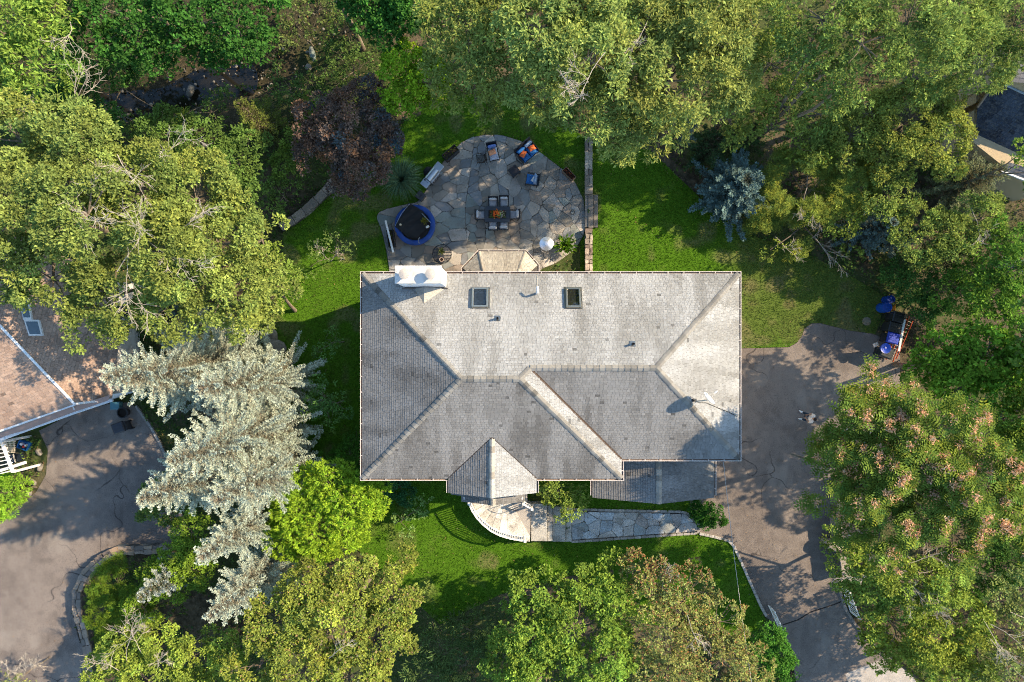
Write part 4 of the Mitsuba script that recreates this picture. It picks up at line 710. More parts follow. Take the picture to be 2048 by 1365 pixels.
broadleaf('birch_sapling', 'leafier small tree in the house shadow at the lower west lawn', [(650, 790, 36, 2.6), (680, 810, 24, 2.4), (625, 810, 28, 2.4), (660, 840, 22, 2)], (.07, .14, .035), leaf=(.1, .07), lobe=.4, lai=1.1, tr=.05)
broadleaf('pear_tree', 'small leaning tree with an orange brown trunk on the sunny west lawn', [(560, 545, 34, 3.6), (545, 520, 30, 3.6), (585, 560, 20, 3), (520, 560, 25, 3.4)], (.11, .165, .03), tr=.11, base=(590, 622), lobe=.45)
# trees standing beyond the right and lower edge whose shade falls into the picture
broadleaf('street_tree', 'green tree beyond the right edge beside the driveway end', [(2110, 740, 80, 8), (2150, 830, 90, 9), (2110, 650, 80, 7.5), (2190, 740, 90, 9.5), (2180, 640, 80, 9)], (.1, .16, .03), leaf=(.24, .17), lai=2)
broadleaf('oak_tree', 'olive oak mostly beyond the top edge above the broad oaks', [(1190, -70, 90, 10.5), (1300, -60, 95, 10.5), (1420, -65, 90, 10), (1080, -80, 80, 10)], OAK, leaf=(.24, .12), lobe=.8, tr=.2, lai=2.4)
broadleaf('maple_tree', 'deep green maple mostly beyond the top edge above the creek bank', [(640, -75, 70, 8), (560, -70, 65, 8), (720, -70, 65, 8)], (.032, .105, .015), leaf=(.2, .15), lobe=.7, tr=.14, lai=2.4)
broadleaf('street_tree', 'green tree beyond the lower right corner at the road', [(1880, 1420, 70, 6), (1960, 1430, 70, 6)], (.12, .17, .03), leaf=(.2, .14), lai=1.6)

# undergrowth under the trees
r = rng(77); n = 48000
P = np.column_stack([r.uniform(-36, 36, n), r.uniform(-26, 26, n)])
blk = shapely.union_all([lawn_pg.buffer(-.2), hard.buffer(.15), drive2_pg.buffer(.2), poly([(-200, 560), (228, 560), (228, 800), (-200, 880)])]); shapely.prepare(blk)
keep = ~shapely.contains_xy(blk, P[:, 0], P[:, 1]) & (meshkit.fbm(np.column_stack([P * .55, P[:, :1] * 0]), 3, 21) > .36) & (shapely.distance(creek, shapely.points(P[:, 0], P[:, 1])) > .7)
P = P[keep]; n = len(P); hz = r.uniform(-.05, .65, n) * meshkit.noise(np.column_stack([P * .8, P[:, :1] * 0]), 5); per = 4; k = np.repeat(np.arange(n), per); M = len(k)
B = np.column_stack([P, hz])[k] + ball(r, M) * .1; D = unit(ball(r, M) + [0, 0, .25]); v, f = leaf_quads(B, D, unit(ball(r, M, .1) + [0, 0, .8]), r.uniform(.1, .22, M), r.uniform(.07, .13, M), tri=True)
c = hue(r, n, (.07, .125, .03), .35, .12)[k] * r.lognormal(0, .2, (M, 1))
put('undergrowth', (v, f), 'leaf', col=np.repeat(c, 3, 0), label='low leafy undergrowth covering the woodland floor under the trees', cat='undergrowth', kind='stuff')
n = 30000; P = np.column_stack([r.uniform(-36, 36, n), r.uniform(-26, 26, n)]); P = P[~shapely.contains_xy(blk, P[:, 0], P[:, 1])]; n = len(P)
gi = np.clip(np.searchsorted(gx, P[:, 0]), 0, nx - 1), np.clip(np.searchsorted(gy, P[:, 1]), 0, ny - 1)
v, f = leaf_quads(np.column_stack([P, GZ[gi] + .05]), unit(ball(r, n) * [1, 1, .3]), unit(ball(r, n, .2) + [0, 0, 1.0]), r.uniform(.06, .14, n), r.uniform(.04, .08, n), tri=True)
n2 = 2600; Q = np.column_stack([r.uniform(-30, 27, n2), r.uniform(-20, 17, n2)]); Q = Q[~shapely.contains_xy(HOUSE.buffer(2.2), Q[:, 0], Q[:, 1])]; n2 = len(Q)
v2, f2 = leaf_quads(np.column_stack([Q, np.full(n2, .075)]), unit(ball(r, n2) * [1, 1, .1]), unit(ball(r, n2, .2) + [0, 0, 2.0]), r.uniform(.05, .1, n2), r.uniform(.03, .06, n2), tri=True)
f = np.vstack([f, f2 + len(v)]); v = np.vstack([v, v2]); n += n2
put('leaf_litter', (v, f), 'matte', col=np.repeat(hue(r, n, (.2, .13, .07), .35, .15), 3, 0), label='fallen dry brown leaves scattered over the woodland floor and lawns', cat='leaf litter', kind='stuff')

# ------------------------------------------------------------------ stones and walls
def rock(r, c, s, col, name='stone', parent=None, **kw):
    m = trimesh.creation.icosphere(2, 1.0); v = np.array(m.vertices)
    v *= (1 + .5 * (meshkit.noise(v * 1.3 + r.uniform(0, 50, 3), 1) - .5))[:, None]; v *= np.array(s); m.vertices = v
    return put(name, mv(m, *c, rz=r.uniform(0, 360)), 'stone', parent, col=col, smooth=25, **kw)
r = rng(301)
rock(r, at(380, 182, -.5), (.22, .38, .2), S(120, 118, 112, .55), 'boulder', label='grey boulder lying in the dark creek pool', cat='boulder')
rock(r, at(625, 110, -.5), (.18, .5, .2), S(130, 145, 138, .7), 'boulder', label='long pale rock on the creek bank near the top edge', cat='boulder')
rock(r, at(617, 135, -.5), (.2, .24, .16), S(150, 145, 135, .6), 'boulder', label='small pale rock below the long rock on the bank', cat='boulder')
rock(r, at(541, 668, .1), (.35, .45, .4), S(160, 150, 135, .7), 'boulder', label='tan boulder at the edge of the west lawn', cat='boulder')
rock(r, at(548, 690, .1), (.4, .75, .35), S(150, 142, 130, .7), 'boulder', label='long tan boulder below the other one by the west lawn', cat='boulder')
rock(r, at(1662, 1090, .5), (.35, .6, .5), S(175, 165, 150, .7), 'boulder', label='pale rock on top of the retaining wall beside the driveway', cat='boulder')
ms, cs = [], []
for k in range(150):
    t = r.uniform(.1, 1); q = creek.interpolate(t, normalized=True); x, y = q.x + r.normal(0, 1.2), q.y + r.normal(0, .9); s = r.uniform(.03, .085)
    m = trimesh.creation.icosphere(1, s); m.vertices *= r.uniform(.6, 1.4, 3); i = min(np.searchsorted(gx, x), nx - 1), min(np.searchsorted(gy, y), ny - 1)
    ms.append(mv(m, x, y, max(GZ[i], -.74) + s * .4)); cs.append(np.tile(S(165, 160, 150, .6) * r.uniform(.4, 1.1), (len(m.vertices), 1)))
put('pebbles', ms, 'matte', col=np.vstack(cs), smooth=True, label='pale pebbles strewn along the creek bed', cat='pebbles', kind='stuff')
def stone_wall(name, label, line, z0, z1, w, L, cols, seed, jitter=.03, cat='wall', double=False):
    r = rng(seed); k = thing(name, label, cat); ls = LineString(line); n = max(2, int(ls.length / L))
    put('core', slab(ls.buffer(w / 2 - .02, cap_style=2), z0, z1 - .07), 'mortar', k)
    cuts = np.sort(np.concatenate([[0, 1], (np.arange(1, n) + r.uniform(-.25, .25, n - 1)) / n])) * ls.length
    for a, b in zip(cuts[:-1], cuts[1:]):
        sub = shapely.ops.substring(ls, a + .012, b - .012); parts = [sub.buffer(w / 2, cap_style=2, join_style=2)]
        if double and r.random() < .75:
            o = r.uniform(-.12, .12) * w; parts = [sub.parallel_offset(w / 4 + .005 - o / 2, 'left').buffer(w / 4 - .012 + o / 2, cap_style=2, join_style=2), sub.parallel_offset(w / 4 + .005 + o / 2, 'right').buffer(w / 4 - .012 - o / 2, cap_style=2, join_style=2)]
        for g in parts:
            g = wobble(g, r, jitter * .6); g = max(getattr(g, 'geoms', [g]), key=lambda q: q.area)
            if g.area < .01: continue
            m = slab(g, z1 - .09, z1 + r.uniform(-.012, .02), .012); put('stone', m, 'stone', k, col=np.array(cols[r.integers(len(cols))]) * r.uniform(.75, 1.2))
    return k
W1 = [S(178, 165, 150, .75), S(150, 138, 125, .7), S(135, 125, 118, .65), S(190, 180, 165, .75)]
import shapely.ops
stone_wall('garden_wall', 'mottled low stone wall running from the oak down to the east patio edge', [at(1178, 268, .5)[:2], at(1178, 388, .5)[:2]], -.1, .5, .44, .5, W1, 311, double=True)
stone_wall('garden_wall', 'pale stone topped low wall between the patio steps and the house', [at(1178, 457, .5)[:2], at(1178, 552, .5)[:2]], -.1, .5, .44, .3, [S(215, 200, 182, .75), S(190, 172, 155, .72), S(150, 130, 118, .65)], 312, double=True)
stone_wall('curved_wall', 'curved low stone wall between the west lawn and the creek bank', [at(x, y, .4)[:2] for x, y in [(560, 455), (585, 440), (612, 420), (635, 398), (655, 378), (668, 362)]], -.3, .4, .5, .75, [S(165, 152, 138, .7), S(150, 138, 124, .7)], 313)
stone_wall('retaining_wall', 'curved stone retaining wall round the planted bed at lower left', [at(x, y, .6)[:2] for x, y in [(176, 1312), (166, 1270), (153, 1225), (152, 1185), (170, 1148), (200, 1118), (230, 1103), (280, 1101), (335, 1100)]], -.2, .6, .5, .48, [S(178, 160, 145, .72), S(160, 145, 132, .7), S(140, 128, 120, .65), S(190, 165, 140, .7)], 314, double=True)
stone_wall('retaining_wall', 'stone retaining wall with a wide cap along the right side of the driveway', [at(x, y, 1.0)[:2] for x, y in [(1690, 960), (1684, 1010), (1682, 1060), (1688, 1120), (1694, 1160)]], -.1, 1.0, .45, .6, [S(190, 180, 165, .75), S(170, 160, 148, .7)], 315)
k = thing('garden_steps', 'two grey stone steps through the low wall at the patio edge', 'steps')
for (x0, x1, y0, y1, z) in ((1177, 1187, 389, 456, .3), (1188, 1196, 390, 455, .15)):
    a, b = at(x0, y0, z), at(x1, y1, z); put('step', slab(sbox(a[0], b[1], b[0], a[1]), -.1, z, .012), 'stone', k, col=S(140, 134, 126, .7))
put('side_slab', slab(sbox(*at(1170, 456)[:2], *at(1176.5, 389)[:2]), -.1, .22, .01), 'stone', k, col=S(160, 154, 146, .7))
def kerb(name, label, line, L, w, z, col, seed):
    r = rng(seed); k = thing(name, label, 'kerb'); ls = LineString([at(x, y)[:2] for x, y in line]); n = int(ls.length / L)
    for i in range(n):
        g = shapely.ops.substring(ls, i * L + .008, (i + 1) * L - .008).buffer(w / 2, cap_style=2, join_style=2)
        put('block', slab(g.convex_hull, -.1, z + r.uniform(-.01, .015), .012), 'stone', k, col=np.array(col) * r.uniform(.8, 1.15))
kerb('kerb', 'pale stone kerb curving between the south lawn and the driveway', [(1398, 1067), (1430, 1074), (1458, 1082), (1468, 1094), (1480, 1120), (1500, 1165), (1520, 1210), (1534, 1236)], .3, .15, .1, S(200, 195, 188, .75), 321)
kerb('kerb', 'straight grey kerb along the right side of the left yard', [(272, 812), (300, 850), (322, 888), (338, 925)], .5, .14, .1, S(180, 176, 170, .72), 322)
kerb('kerb', 'stone kerb at the lower right side of the driveway near the road', [(1672, 1160), (1690, 1218), (1712, 1252), (1740, 1283)], .5, .14, .12, S(150, 144, 138, .7), 323)

# entrance landing -------------------------------------------------------------
LZ = .85; lp = Polygon([at(x, y, LZ)[:2] for x, y in landing_pts])
lk = thing('entrance_landing', 'pale curved stone landing with fan laid slabs at the front door', 'landing')
lp2 = shapely.union_all([lp, sbox(-2.4, -9.7, .9, -7.3)])
put('base', slab(lp2, -.1, LZ - .04), 'concrete', lk)
cc = at(1010, 985, LZ)[:2]; fan = []
for i in range(9):
    a0, a1 = math.radians(186 + i * 12.6), math.radians(186 + (i + 1) * 12.6)
    tri = Polygon([cc, cc + 9 * np.array([math.cos(a0), math.sin(a0)]), cc + 9 * np.array([math.cos(a1), math.sin(a1)])]).intersection(lp)
    if tri.is_empty: continue
    for j, rr in enumerate((0, 1.25 + .35 * (i % 2), 9)[:-1]):
        ro = (1.25 + .35 * (i % 2), 9)[j]; q = tri.intersection(shapely.Point(cc).buffer(ro)).difference(shapely.Point(cc).buffer(rr) if rr else Polygon())
        fan += [x for x in getattr(q, 'geoms', [q]) if x.geom_type == 'Polygon' and x.area > .02]
lay(lk, fan, LZ - .04, LZ, [S(225, 222, 214, .85), S(212, 208, 200, .83), S(232, 228, 220, .87), S(200, 200, 194, .8)], 331, joint=.004, name='slab', amp=.003)
def step_slab(x0, x1, y0, y1, z, n, seed):
    a, b = at(x0, y0, z), at(x1, y1, z); put('riser', slab(sbox(a[0], b[1], b[0], a[1]), -.1, z - .05), 'concrete', lk); r = rng(seed)
    ys_ = np.linspace(a[1], b[1], n + 1)
    for i in range(n): put('tread', slab(sbox(a[0] + .004, ys_[i + 1] + .006, b[0] - .004, ys_[i] - .006), z - .05, z, .01), 'stone', lk, col=S(196, 194, 188, .82) * r.uniform(.88, 1.08))
step_slab(1062, 1094, 1008, 1083, .72, 3, 1); step_slab(1094.5, 1105, 1012, 1083, .56, 1, 2); step_slab(1105.5, 1131, 1015, 1084, .4, 2, 3); step_slab(1131.5, 1143, 1016, 1084, .2, 1, 4)
def railing(name, label, pts, z0, h, seed):
    k = thing(name, label, 'railing'); ls = LineString([at(x, y, z0 + h)[:2] for x, y in pts]); n = int(ls.length / .13)
    P = [np.array(ls.interpolate(t, normalized=True).coords[0]) for t in np.linspace(0, 1, 40)]
    put('handrail', slab(ls.buffer(.045, cap_style=2), z0 + h - .05, z0 + h), 'satin', k, col=S(245, 243, 240, .88))
    put('bottom_rail', slab(ls.buffer(.03, cap_style=2), z0 + .08, z0 + .13), 'satin', k, col=S(245, 243, 240, .88))
    for i in range(n):
        p = ls.interpolate((i + .5) / n, normalized=True); put('baluster', cbox(.035, .035, h - .17, .006, (p.x, p.y, z0 + .04 + h / 2)), 'satin', k, col=S(245, 243, 240, .88))
    for t in (0, 1):
        p = ls.interpolate(t, normalized=True); put('post', [cbox(.11, .11, h + .02, .01, (p.x, p.y, z0 + h / 2)), cbox(.15, .15, .04, .01, (p.x, p.y, z0 + h + .04))], 'satin', k, col=S(245, 243, 240, .88))
railing('railing', 'curved white railing round the pale entrance landing', [(938, 1008), (944, 1022), (953, 1036), (966, 1050), (982, 1063), (1000, 1072), (1020, 1078), (1050, 1083)], LZ, .9, 341)
railing('railing', 'short white railing at the top of the entrance steps', [(1047, 1009), (1055, 1014), (1064, 1019)], LZ, .9, 342)
k = thing('handrail', 'thin dark metal handrail at the entrance landing', 'handrail')
pts_ = [at(1012, 1014, 1.7), at(1022, 1019, 1.7), at(1036, 1023, 1.65)]; put('rail', tube(pts_, .02, 6), 'metal', k, col=np.array([.05, .05, .05]))
for p in (pts_[0], pts_[2]): put('post', tube([[p[0], p[1], LZ], p], .018, 6), 'metal', k, col=np.array([.05, .05, .05]))
# overhead cable
k = thing('overhead_cable', 'thin pale cable strung from the garage corner towards the road', 'cable')
A, B = at(1447, 924, 5.4), at(1502, 1330, 5.6); B2 = A + (B - A) * 1.5; t = np.linspace(0, 1, 24)[:, None]
put('wire', tube(A + (B2 - A) * t - np.array([0, 0, 1.0]) * (.9 * t * (1 - t) * 2), .014, 5), 'matte', k, col=S(190, 186, 180, .8))

# satellite dish ------------------------------------------------------------------
k = thing('satellite_dish', 'white satellite dish on the east slope of the roof', 'satellite dish')
EAc = E0 + PITCH * 11.77; base = on_plane(1388, 801, EAc, -PITCH, 0)
dc = at(1416, 799, base[2] + .95); nrm = unit(np.array([.62, .60, .32]))
prof = [(0.0, 0.0), (.15, .012), (.28, .04), (.38, .085), (.4, .1), (.385, .092), (.28, .05), (.0, .012)]
d = lathe([(a, b) for a, b in prof], 28); d.vertices[:, 0] *= .92
zx = unit(np.cross([0, 0, 1.0], nrm)); R_ = np.eye(4); R_[:3, 0] = zx; R_[:3, 1] = np.cross(nrm, zx); R_[:3, 2] = nrm; R_[:3, 3] = dc
d.apply_transform(R_); put('reflector', d, 'satin', k, col=S(240, 240, 238, .85), smooth=True)
lnb = dc + nrm * .5 - R_[:3, 1] * .12
put('feed_arm', tube([dc - R_[:3, 1] * .38, dc + nrm * .3 - R_[:3, 1] * .3, lnb], .018, 6), 'metal', k, col=S(190, 190, 190)); put('receiver', mv(cbox(.2, .07, .09, .02), *lnb, rz=35), 'satin', k, col=S(235, 235, 235, .85))
put('mast', [tube([base, base + [.05, 0, .55], dc - nrm * .06], .03, 8), tube([base + [-.35, .3, -.05], base + [.05, 0, .5]], .014, 6), tube([base + [-.3, -.35, 0], base + [.05, 0, .5]], .014, 6)], 'metal', k, col=S(150, 150, 150))
put('foot', mv(cbox(.3, .14, .03, .006), *(base + [0, 0, .04]), ry=27), 'metal', k, col=S(70, 70, 72))
cp = [on_plane(x, y, EAc + .03, -PITCH, 0) for x, y in ((1392, 804), (1402, 806), (1412, 806), (1424, 811), (1440, 818), (1458, 825), (1474, 833))]
put('cable', tube(cp, .016, 5), 'matte', k, col=np.array([.03, .03, .03]))

# patio furniture --------------------------------------------------------------------
def frame_of(px, py, rz, z=0):
    p = at(px, py, z); M = trimesh.transformations.rotation_matrix(math.radians(rz), [0, 0, 1]); M[:3, 3] = p; return M
def pf(name, mesh, bsdf, parent, M, col, smooth=False, **kw):
    m = join(mesh) if isinstance(mesh, list) else (trimesh.Trimesh(mesh[0], mesh[1], process=False) if isinstance(mesh, tuple) else mesh.copy()); m.apply_transform(M); return put(name, m, bsdf, parent, col=col, smooth=smooth, **kw)
def pillow(sx, sy, sz, p=2.6):
    """soft cushion with pinched corners"""
    n = 9; u = np.linspace(-1, 1, n); X, Y = np.meshgrid(u, u, indexing='ij'); hgt = ((1 - np.abs(X) ** p) * (1 - np.abs(Y) ** p)) ** .45
    pin = 1 - .07 * (np.abs(X) * np.abs(Y)) ** .5 * 0 - .06 * (1 - np.abs(X * Y)) * ((np.abs(X) > .99) | (np.abs(Y) > .99)); idx = np.arange(n * n).reshape(n, n); V = []
    for s in (1, -1): V.append(np.stack([X * pin * sx / 2, Y * pin * sy / 2, s * hgt * sz / 2], -1).reshape(-1, 3))
    f = np.vstack([np.stack([idx[:-1, :-1], idx[1:, :-1], idx[1:, 1:]], -1).reshape(-1, 3), np.stack([idx[:-1, :-1], idx[1:, 1:], idx[:-1, 1:]], -1).reshape(-1, 3)])
    m = trimesh.Trimesh(np.vstack(V), np.vstack([f, f[:, ::-1] + n * n]), process=False); m.merge_vertices(); return m
BLK = np.array([.02, .022, .026])
def dining_chair(px, py, rz, label):
    """seat faces +y of its own frame"""
    k = thing('dining_chair', label, 'chair', None); M = frame_of(px, py, rz); w, d = .6, .56
    for x in (-1, 1):
        for y in (-1, 1): pf('leg', cbox(.055, .055, .34, .006, (x * (w / 2 - .04), y * (d / 2 - .05), .17 + .05)), 'satin', k, M, BLK)
        pf('armrest', [cbox(.06, d, .035, .008, (x * (w / 2 - .03), 0, .62)), cbox(.05, .05, .26, .006, (x * (w / 2 - .03), d / 2 - .05, .49))], 'satin', k, M, BLK)
    pf('seat', cbox(w - .08, d, .06, .01, (0, 0, .40)), 'satin', k, M, BLK)
    pf('backrest', mv(cbox(w, .05, .5, .012), 0, -d / 2 - .02, .66, rx=12), 'satin', k, M, BLK)
    pf('seat_cushion', mv(pillow(w - .12, d - .06, .15, 6), 0, .03, .49), 'matte', k, M, S(176, 178, 184, .75), True)
    pf('back_cushion', mv(pillow(w - .12, .46, .15, 6), 0, -d / 2 + .06, .72, rx=80), 'matte', k, M, S(200, 200, 204, .75), True)
for a in ((986.5, 411, 180, 'grey cushioned chair on the far side of the dining table, the left one'), (1008, 409, 180, 'grey cushioned chair on the far side of the dining table, the right one'),
          (986.5, 454, 0, 'grey cushioned chair on the house side of the dining table, the left one'), (1007.5, 453, 0, 'grey cushioned chair on the house side of the dining table, the right one'),
          (962.5, 434, -90, 'pale cushioned chair at the left end of the dining table'), (1028, 433, 90, 'grey cushioned chair at the right end of the dining table')): dining_chair(*a)
k = thing('dining_table', 'dark square legged table with a flower filled centre on the patio', 'table'); M = frame_of(995, 433.5, -1)
TW, TD, TH = 1.5, .93, .72; iw, id_ = 1.02, .46
pf('tabletop', [cbox(TW, (TD - id_) / 2, .05, .01, (0, s * (TD + id_) / 4, TH)) for s in (-1, 1)] + [cbox((TW - iw) / 2, id_ - .002, .05, .01, (s * (TW + iw) / 4, 0, TH)) for s in (-1, 1)], 'satin', k, M, np.array([.028, .034, .045]))
pf('apron', cbox(TW - .2, TD - .2, .4, .01, (0, 0, TH - .24)), 'satin', k, M, BLK)
for x in (-1, 1):
    for y in (-1, 1): pf('leg', cbox(.09, .09, TH - .03, .008, (x * (TW / 2 - .08), y * (TD / 2 - .08), TH / 2 - .01)), 'satin', k, M, BLK)
pf('tray', cbox(iw - .01, id_ - .01, .02, .004, (0, 0, TH - .026)), 'matte', k, M, np.array([.03, .02, .012]))
r = rng(401); fk = thing('flower_arrangement', 'mixed orange and red flowers with leaves filling the middle of the dining table', 'flowers')
P = np.column_stack([r.uniform(-.47, .47, 240), r.uniform(-.2, .2, 240), r.uniform(0, .07, 240)])
for nm, colr, sel, s in (('leaves', (.05, .09, .02), slice(0, 70), .08), ('dark_stones', (.05, .03, .025), slice(70, 120), .06), ('orange_blooms', (.75, .14, .02), slice(120, 165), .06), ('red_blooms', (.3, .04, .02), slice(165, 195), .05), ('cream_blooms', (.6, .5, .4), slice(195, 240), .045)):
    q = P[sel].copy()
    if nm == 'orange_blooms': q[:, 0] = r.normal(-.02, .11, len(q)); q[:, 1] = r.normal(.03, .1, len(q)); q[:, 2] += .06
    if nm == 'cream_blooms': q[:, 0] = r.normal(.28, .11, len(q)).clip(-.1, .46)
    m = [mv(lathe([(0, -.01), (s * .5, .0), (s * .55, .015), (s * .25, .03), (0, .025)], 7), *p, rx=r.uniform(-35, 35), ry=r.uniform(-35, 35)) for p in q]
    cc_ = np.repeat(hue(r, len(q), colr, .25, .1), 35, 0); pf(nm, [mv(x, 0, 0, TH) for x in m], 'matte', fk, M, cc_)
bowl = [mv(lathe([(.05, 0), (.12, .05), (.13, .08), (.115, .075), (.04, .02), (0, .02)], 16), .1, .0, TH + .02)]; pf('bowl', bowl, 'satin', fk, M, S(160, 190, 90, .8), 40)
# blue loveseat and chairs
BLU, LBL, ORG = S(50, 118, 190, .75), S(155, 182, 215, .75), S(255, 128, 70, .85)
k = thing('loveseat', 'blue two seat outdoor sofa with two orange pillows on the patio', 'sofa'); M = frame_of(1053.5, 308, -139, 0)   # +y faces the seat front
Wd, Dp = 1.24, .86
for x in (-1, 1):
    for y in (-1, 1): pf('leg', cbox(.06, .06, .3, .006, (x * (Wd / 2 - .04), y * (Dp / 2 - .05), .15)), 'satin', k, M, BLK)
    pf('armrest', cbox(.06, Dp, .32, .015, (x * (Wd / 2 - .03), 0, .46)), 'satin', k, M, BLK)
    pf('seat_cushion', mv(pillow(Wd / 2 - .07, Dp - .22, .18, 7), x * (Wd / 4 - .03), .1, .44), 'matte', k, M, BLU, True)
    pf('back_cushion', mv(pillow(Wd / 2 - .07, .5, .17, 6), x * (Wd / 4 - .03), -Dp / 2 + .16, .68, rx=68), 'matte', k, M, BLU if x > 0 else LBL * .8, True)
pf('seat', cbox(Wd - .1, Dp - .02, .08, .01, (0, 0, .31)), 'satin', k, M, BLK); pf('backrest', mv(cbox(Wd, .06, .55, .015), 0, -Dp / 2, .6, rx=14), 'satin', k, M, BLK)
for x, y, an, lab in ((.30, -.02, 20, 'orange square pillow on the left seat of the blue sofa'), (-.33, .06, -15, 'orange pillow leaning on the right end of the blue sofa')):
    kk = put('pillow', mv(pillow(.42, .4, .16, 2.4), 0, 0, 0), 'matte', col=ORG, smooth=True, label=lab, cat='pillow'); m = mv(pillow(.42, .4, .16, 2.4), x, y, .62, rx=28, rz=an); m.apply_transform(M); scene[kk] = mikit.ply(m, 'matte', smooth=True, color=np.tile(ORG, (len(m.vertices), 1)))
def armchair(px, py, rz, label, w, d, c1, c2):
    k = thing('armchair', label, 'chair'); M = frame_of(px, py, rz)
    for x in (-1, 1):
        for y in (-1, 1): pf('leg', cbox(.05, .05, .3, .006, (x * (w / 2 - .04), y * (d / 2 - .05), .15)), 'satin', k, M, BLK)
        pf('armrest', cbox(.055, d - .02, .05, .012, (x * (w / 2 - .03), 0, .58)), 'satin', k, M, BLK)
    pf('seat', cbox(w - .1, d - .02, .07, .01, (0, 0, .31)), 'satin', k, M, BLK); pf('backrest', mv(cbox(w, .05, .5, .012), 0, -d / 2, .6, rx=14), 'satin', k, M, BLK)
    pf('seat_cushion', mv(pillow(w - .1, d - .2, .17, 7), 0, .08, .43), 'matte', k, M, c1, True); pf('back_cushion', mv(pillow(w - .1, .5, .16, 6), 0, -d / 2 + .15, .67, rx=66), 'matte', k, M, c2, True); return M
def loose_pillow(label, M, x, y, z, sx, sy, col, rx=20, rz=0):
    m = mv(pillow(sx, sy, .15, 2.4), x, y, z, rx=rx, rz=rz); m.apply_transform(M); put('pillow', m, 'matte', col=col, smooth=True, label=label, cat='pillow')
M = armchair(1064, 363.5, 80, 'blue cushioned armchair with a white pillow on the patio', .74, .74, BLU, LBL * .85)
loose_pillow('white oval pillow on the blue armchair', M, 0, -.08, .62, .22, .4, S(225, 222, 215, .85), rx=25, rz=70)
M = armchair(986.5, 309.5, -168, 'pale blue patterned armchair at the top of the patio', .64, .95, S(200, 210, 230, .8), S(110, 135, 200, .8))
loose_pillow('peach coloured pillow on the pale patterned armchair', M, .06, .02, .6, .44, .36, S(255, 175, 130, .85), rx=15, rz=10)
k = thing('patio_chair', 'bare brown metal chair frame left of the pale patterned armchair', 'chair'); M = frame_of(962, 322, 95); BR = S(70, 55, 45, .6)
for x in (-1, 1):
    for y in (-1, 1): pf('leg', tube([[x * .25, y * .24, .42], [x * .27, y * .28, 0]], .014, 6), 'metal', k, M, BR)
    pf('armrest', tube([[x * .27, .24, .42], [x * .28, .2, .62], [x * .28, -.25, .62]], .014, 6), 'metal', k, M, BR)
pf('seat', [cbox(.5, .03, .02, .004, (0, -.22 + j * .055, .43)) for j in range(9)], 'metal', k, M, BR); pf('backrest', [mv(cbox(.03, .02, .45, .004), -.2 + j * .08, -.28, .65, rx=12) for j in range(6)] + [tube([[-.26, -.3, .42], [-.26, -.36, .9], [.26, -.36, .9], [.26, -.3, .42]], .014, 6)], 'metal', k, M, BR)
k = thing('side_table', 'dark navy square table between the armchairs on the patio', 'table'); M = frame_of(1028.5, 346, 38)
pf('tabletop', cbox(.56, .56, .05, .015, (0, 0, .44)), 'satin', k, M, np.array([.018, .02, .028])); pf('shelf', cbox(.44, .44, .03, .006, (0, 0, .15)), 'satin', k, M, BLK)
for x in (-1, 1):
    for y in (-1, 1): pf('leg', cbox(.05, .05, .42, .006, (x * .23, y * .23, .21)), 'satin', k, M, BLK)
# planters
def planter(label, px, py, rz, sx, sy, h, col, plant, seed, npl=60, ph=.25):
    k = thing('planter', label, 'planter'); M = frame_of(px, py, rz); t = .035
    pf('box', [cbox(sx, t, h, .006, (0, s * (sy - t) / 2, h / 2)) for s in (-1, 1)] + [cbox(t, sy - 2 * t - .002, h, .006, (s * (sx - t) / 2, 0, h / 2)) for s in (-1, 1)], 'satin', k, M, col)
    pf('soil', cbox(sx - 2 * t - .01, sy - 2 * t - .01, .1, .01, (0, 0, h - .14)), 'matte', k, M, np.array([.03, .022, .015]))
    r = rng(seed); c = np.column_stack([r.uniform(-.42, .42, npl) * sx, r.uniform(-.36, .36, npl) * sy, np.full(npl, h - .08)]); d = unit(ball(r, npl, .1) + [0, 0, .5])
    v, f = leaf_quads(c + d * .03, d, unit(ball(r, npl) + [0, 0, .4]), ph * r.uniform(.5, 1.1, npl), ph * .3 * np.ones(npl)); pf('plant', (v, f), 'leaf', k, M, np.repeat(hue(r, npl, plant, .35, .15), 4, 0)); return k
planter('long black planter box beside the grill at the patio edge', 902.5, 310.5, 41, 1.0, .46, .55, np.array([.025, .025, .028]), (.12, .15, .02), 411, 26, .18)
planter('weathered planter trough with reddish plants at the right patio edge', 1137, 351.5, -45, .86, .36, .45, S(120, 108, 95, .6), (.16, .055, .03), 412, 70, .16)
planter('dark planter box under the white pole at the left patio edge', 784, 479, 98, 1.0, .42, .45, np.array([.03, .028, .026]), (.06, .08, .02), 413, 30, .2)
k = thing('downspout', 'white pole lying across the left edge of the patio', 'pole')
A, B = at(770.5, 441, .62), at(787, 506, .5); put('pole', mv(cbox(np.linalg.norm(B - A), .11, .09, .02), *((A + B) / 2), rz=math.degrees(math.atan2(B[1] - A[1], B[0] - A[0]))), 'satin', k, col=S(238, 238, 236, .88))
put('stand', [cbox(.07, .07, .5, .01, (*(A + (B - A) * t)[:2], .25)) for t in (.12, .88)], 'satin', k, col=BLK)
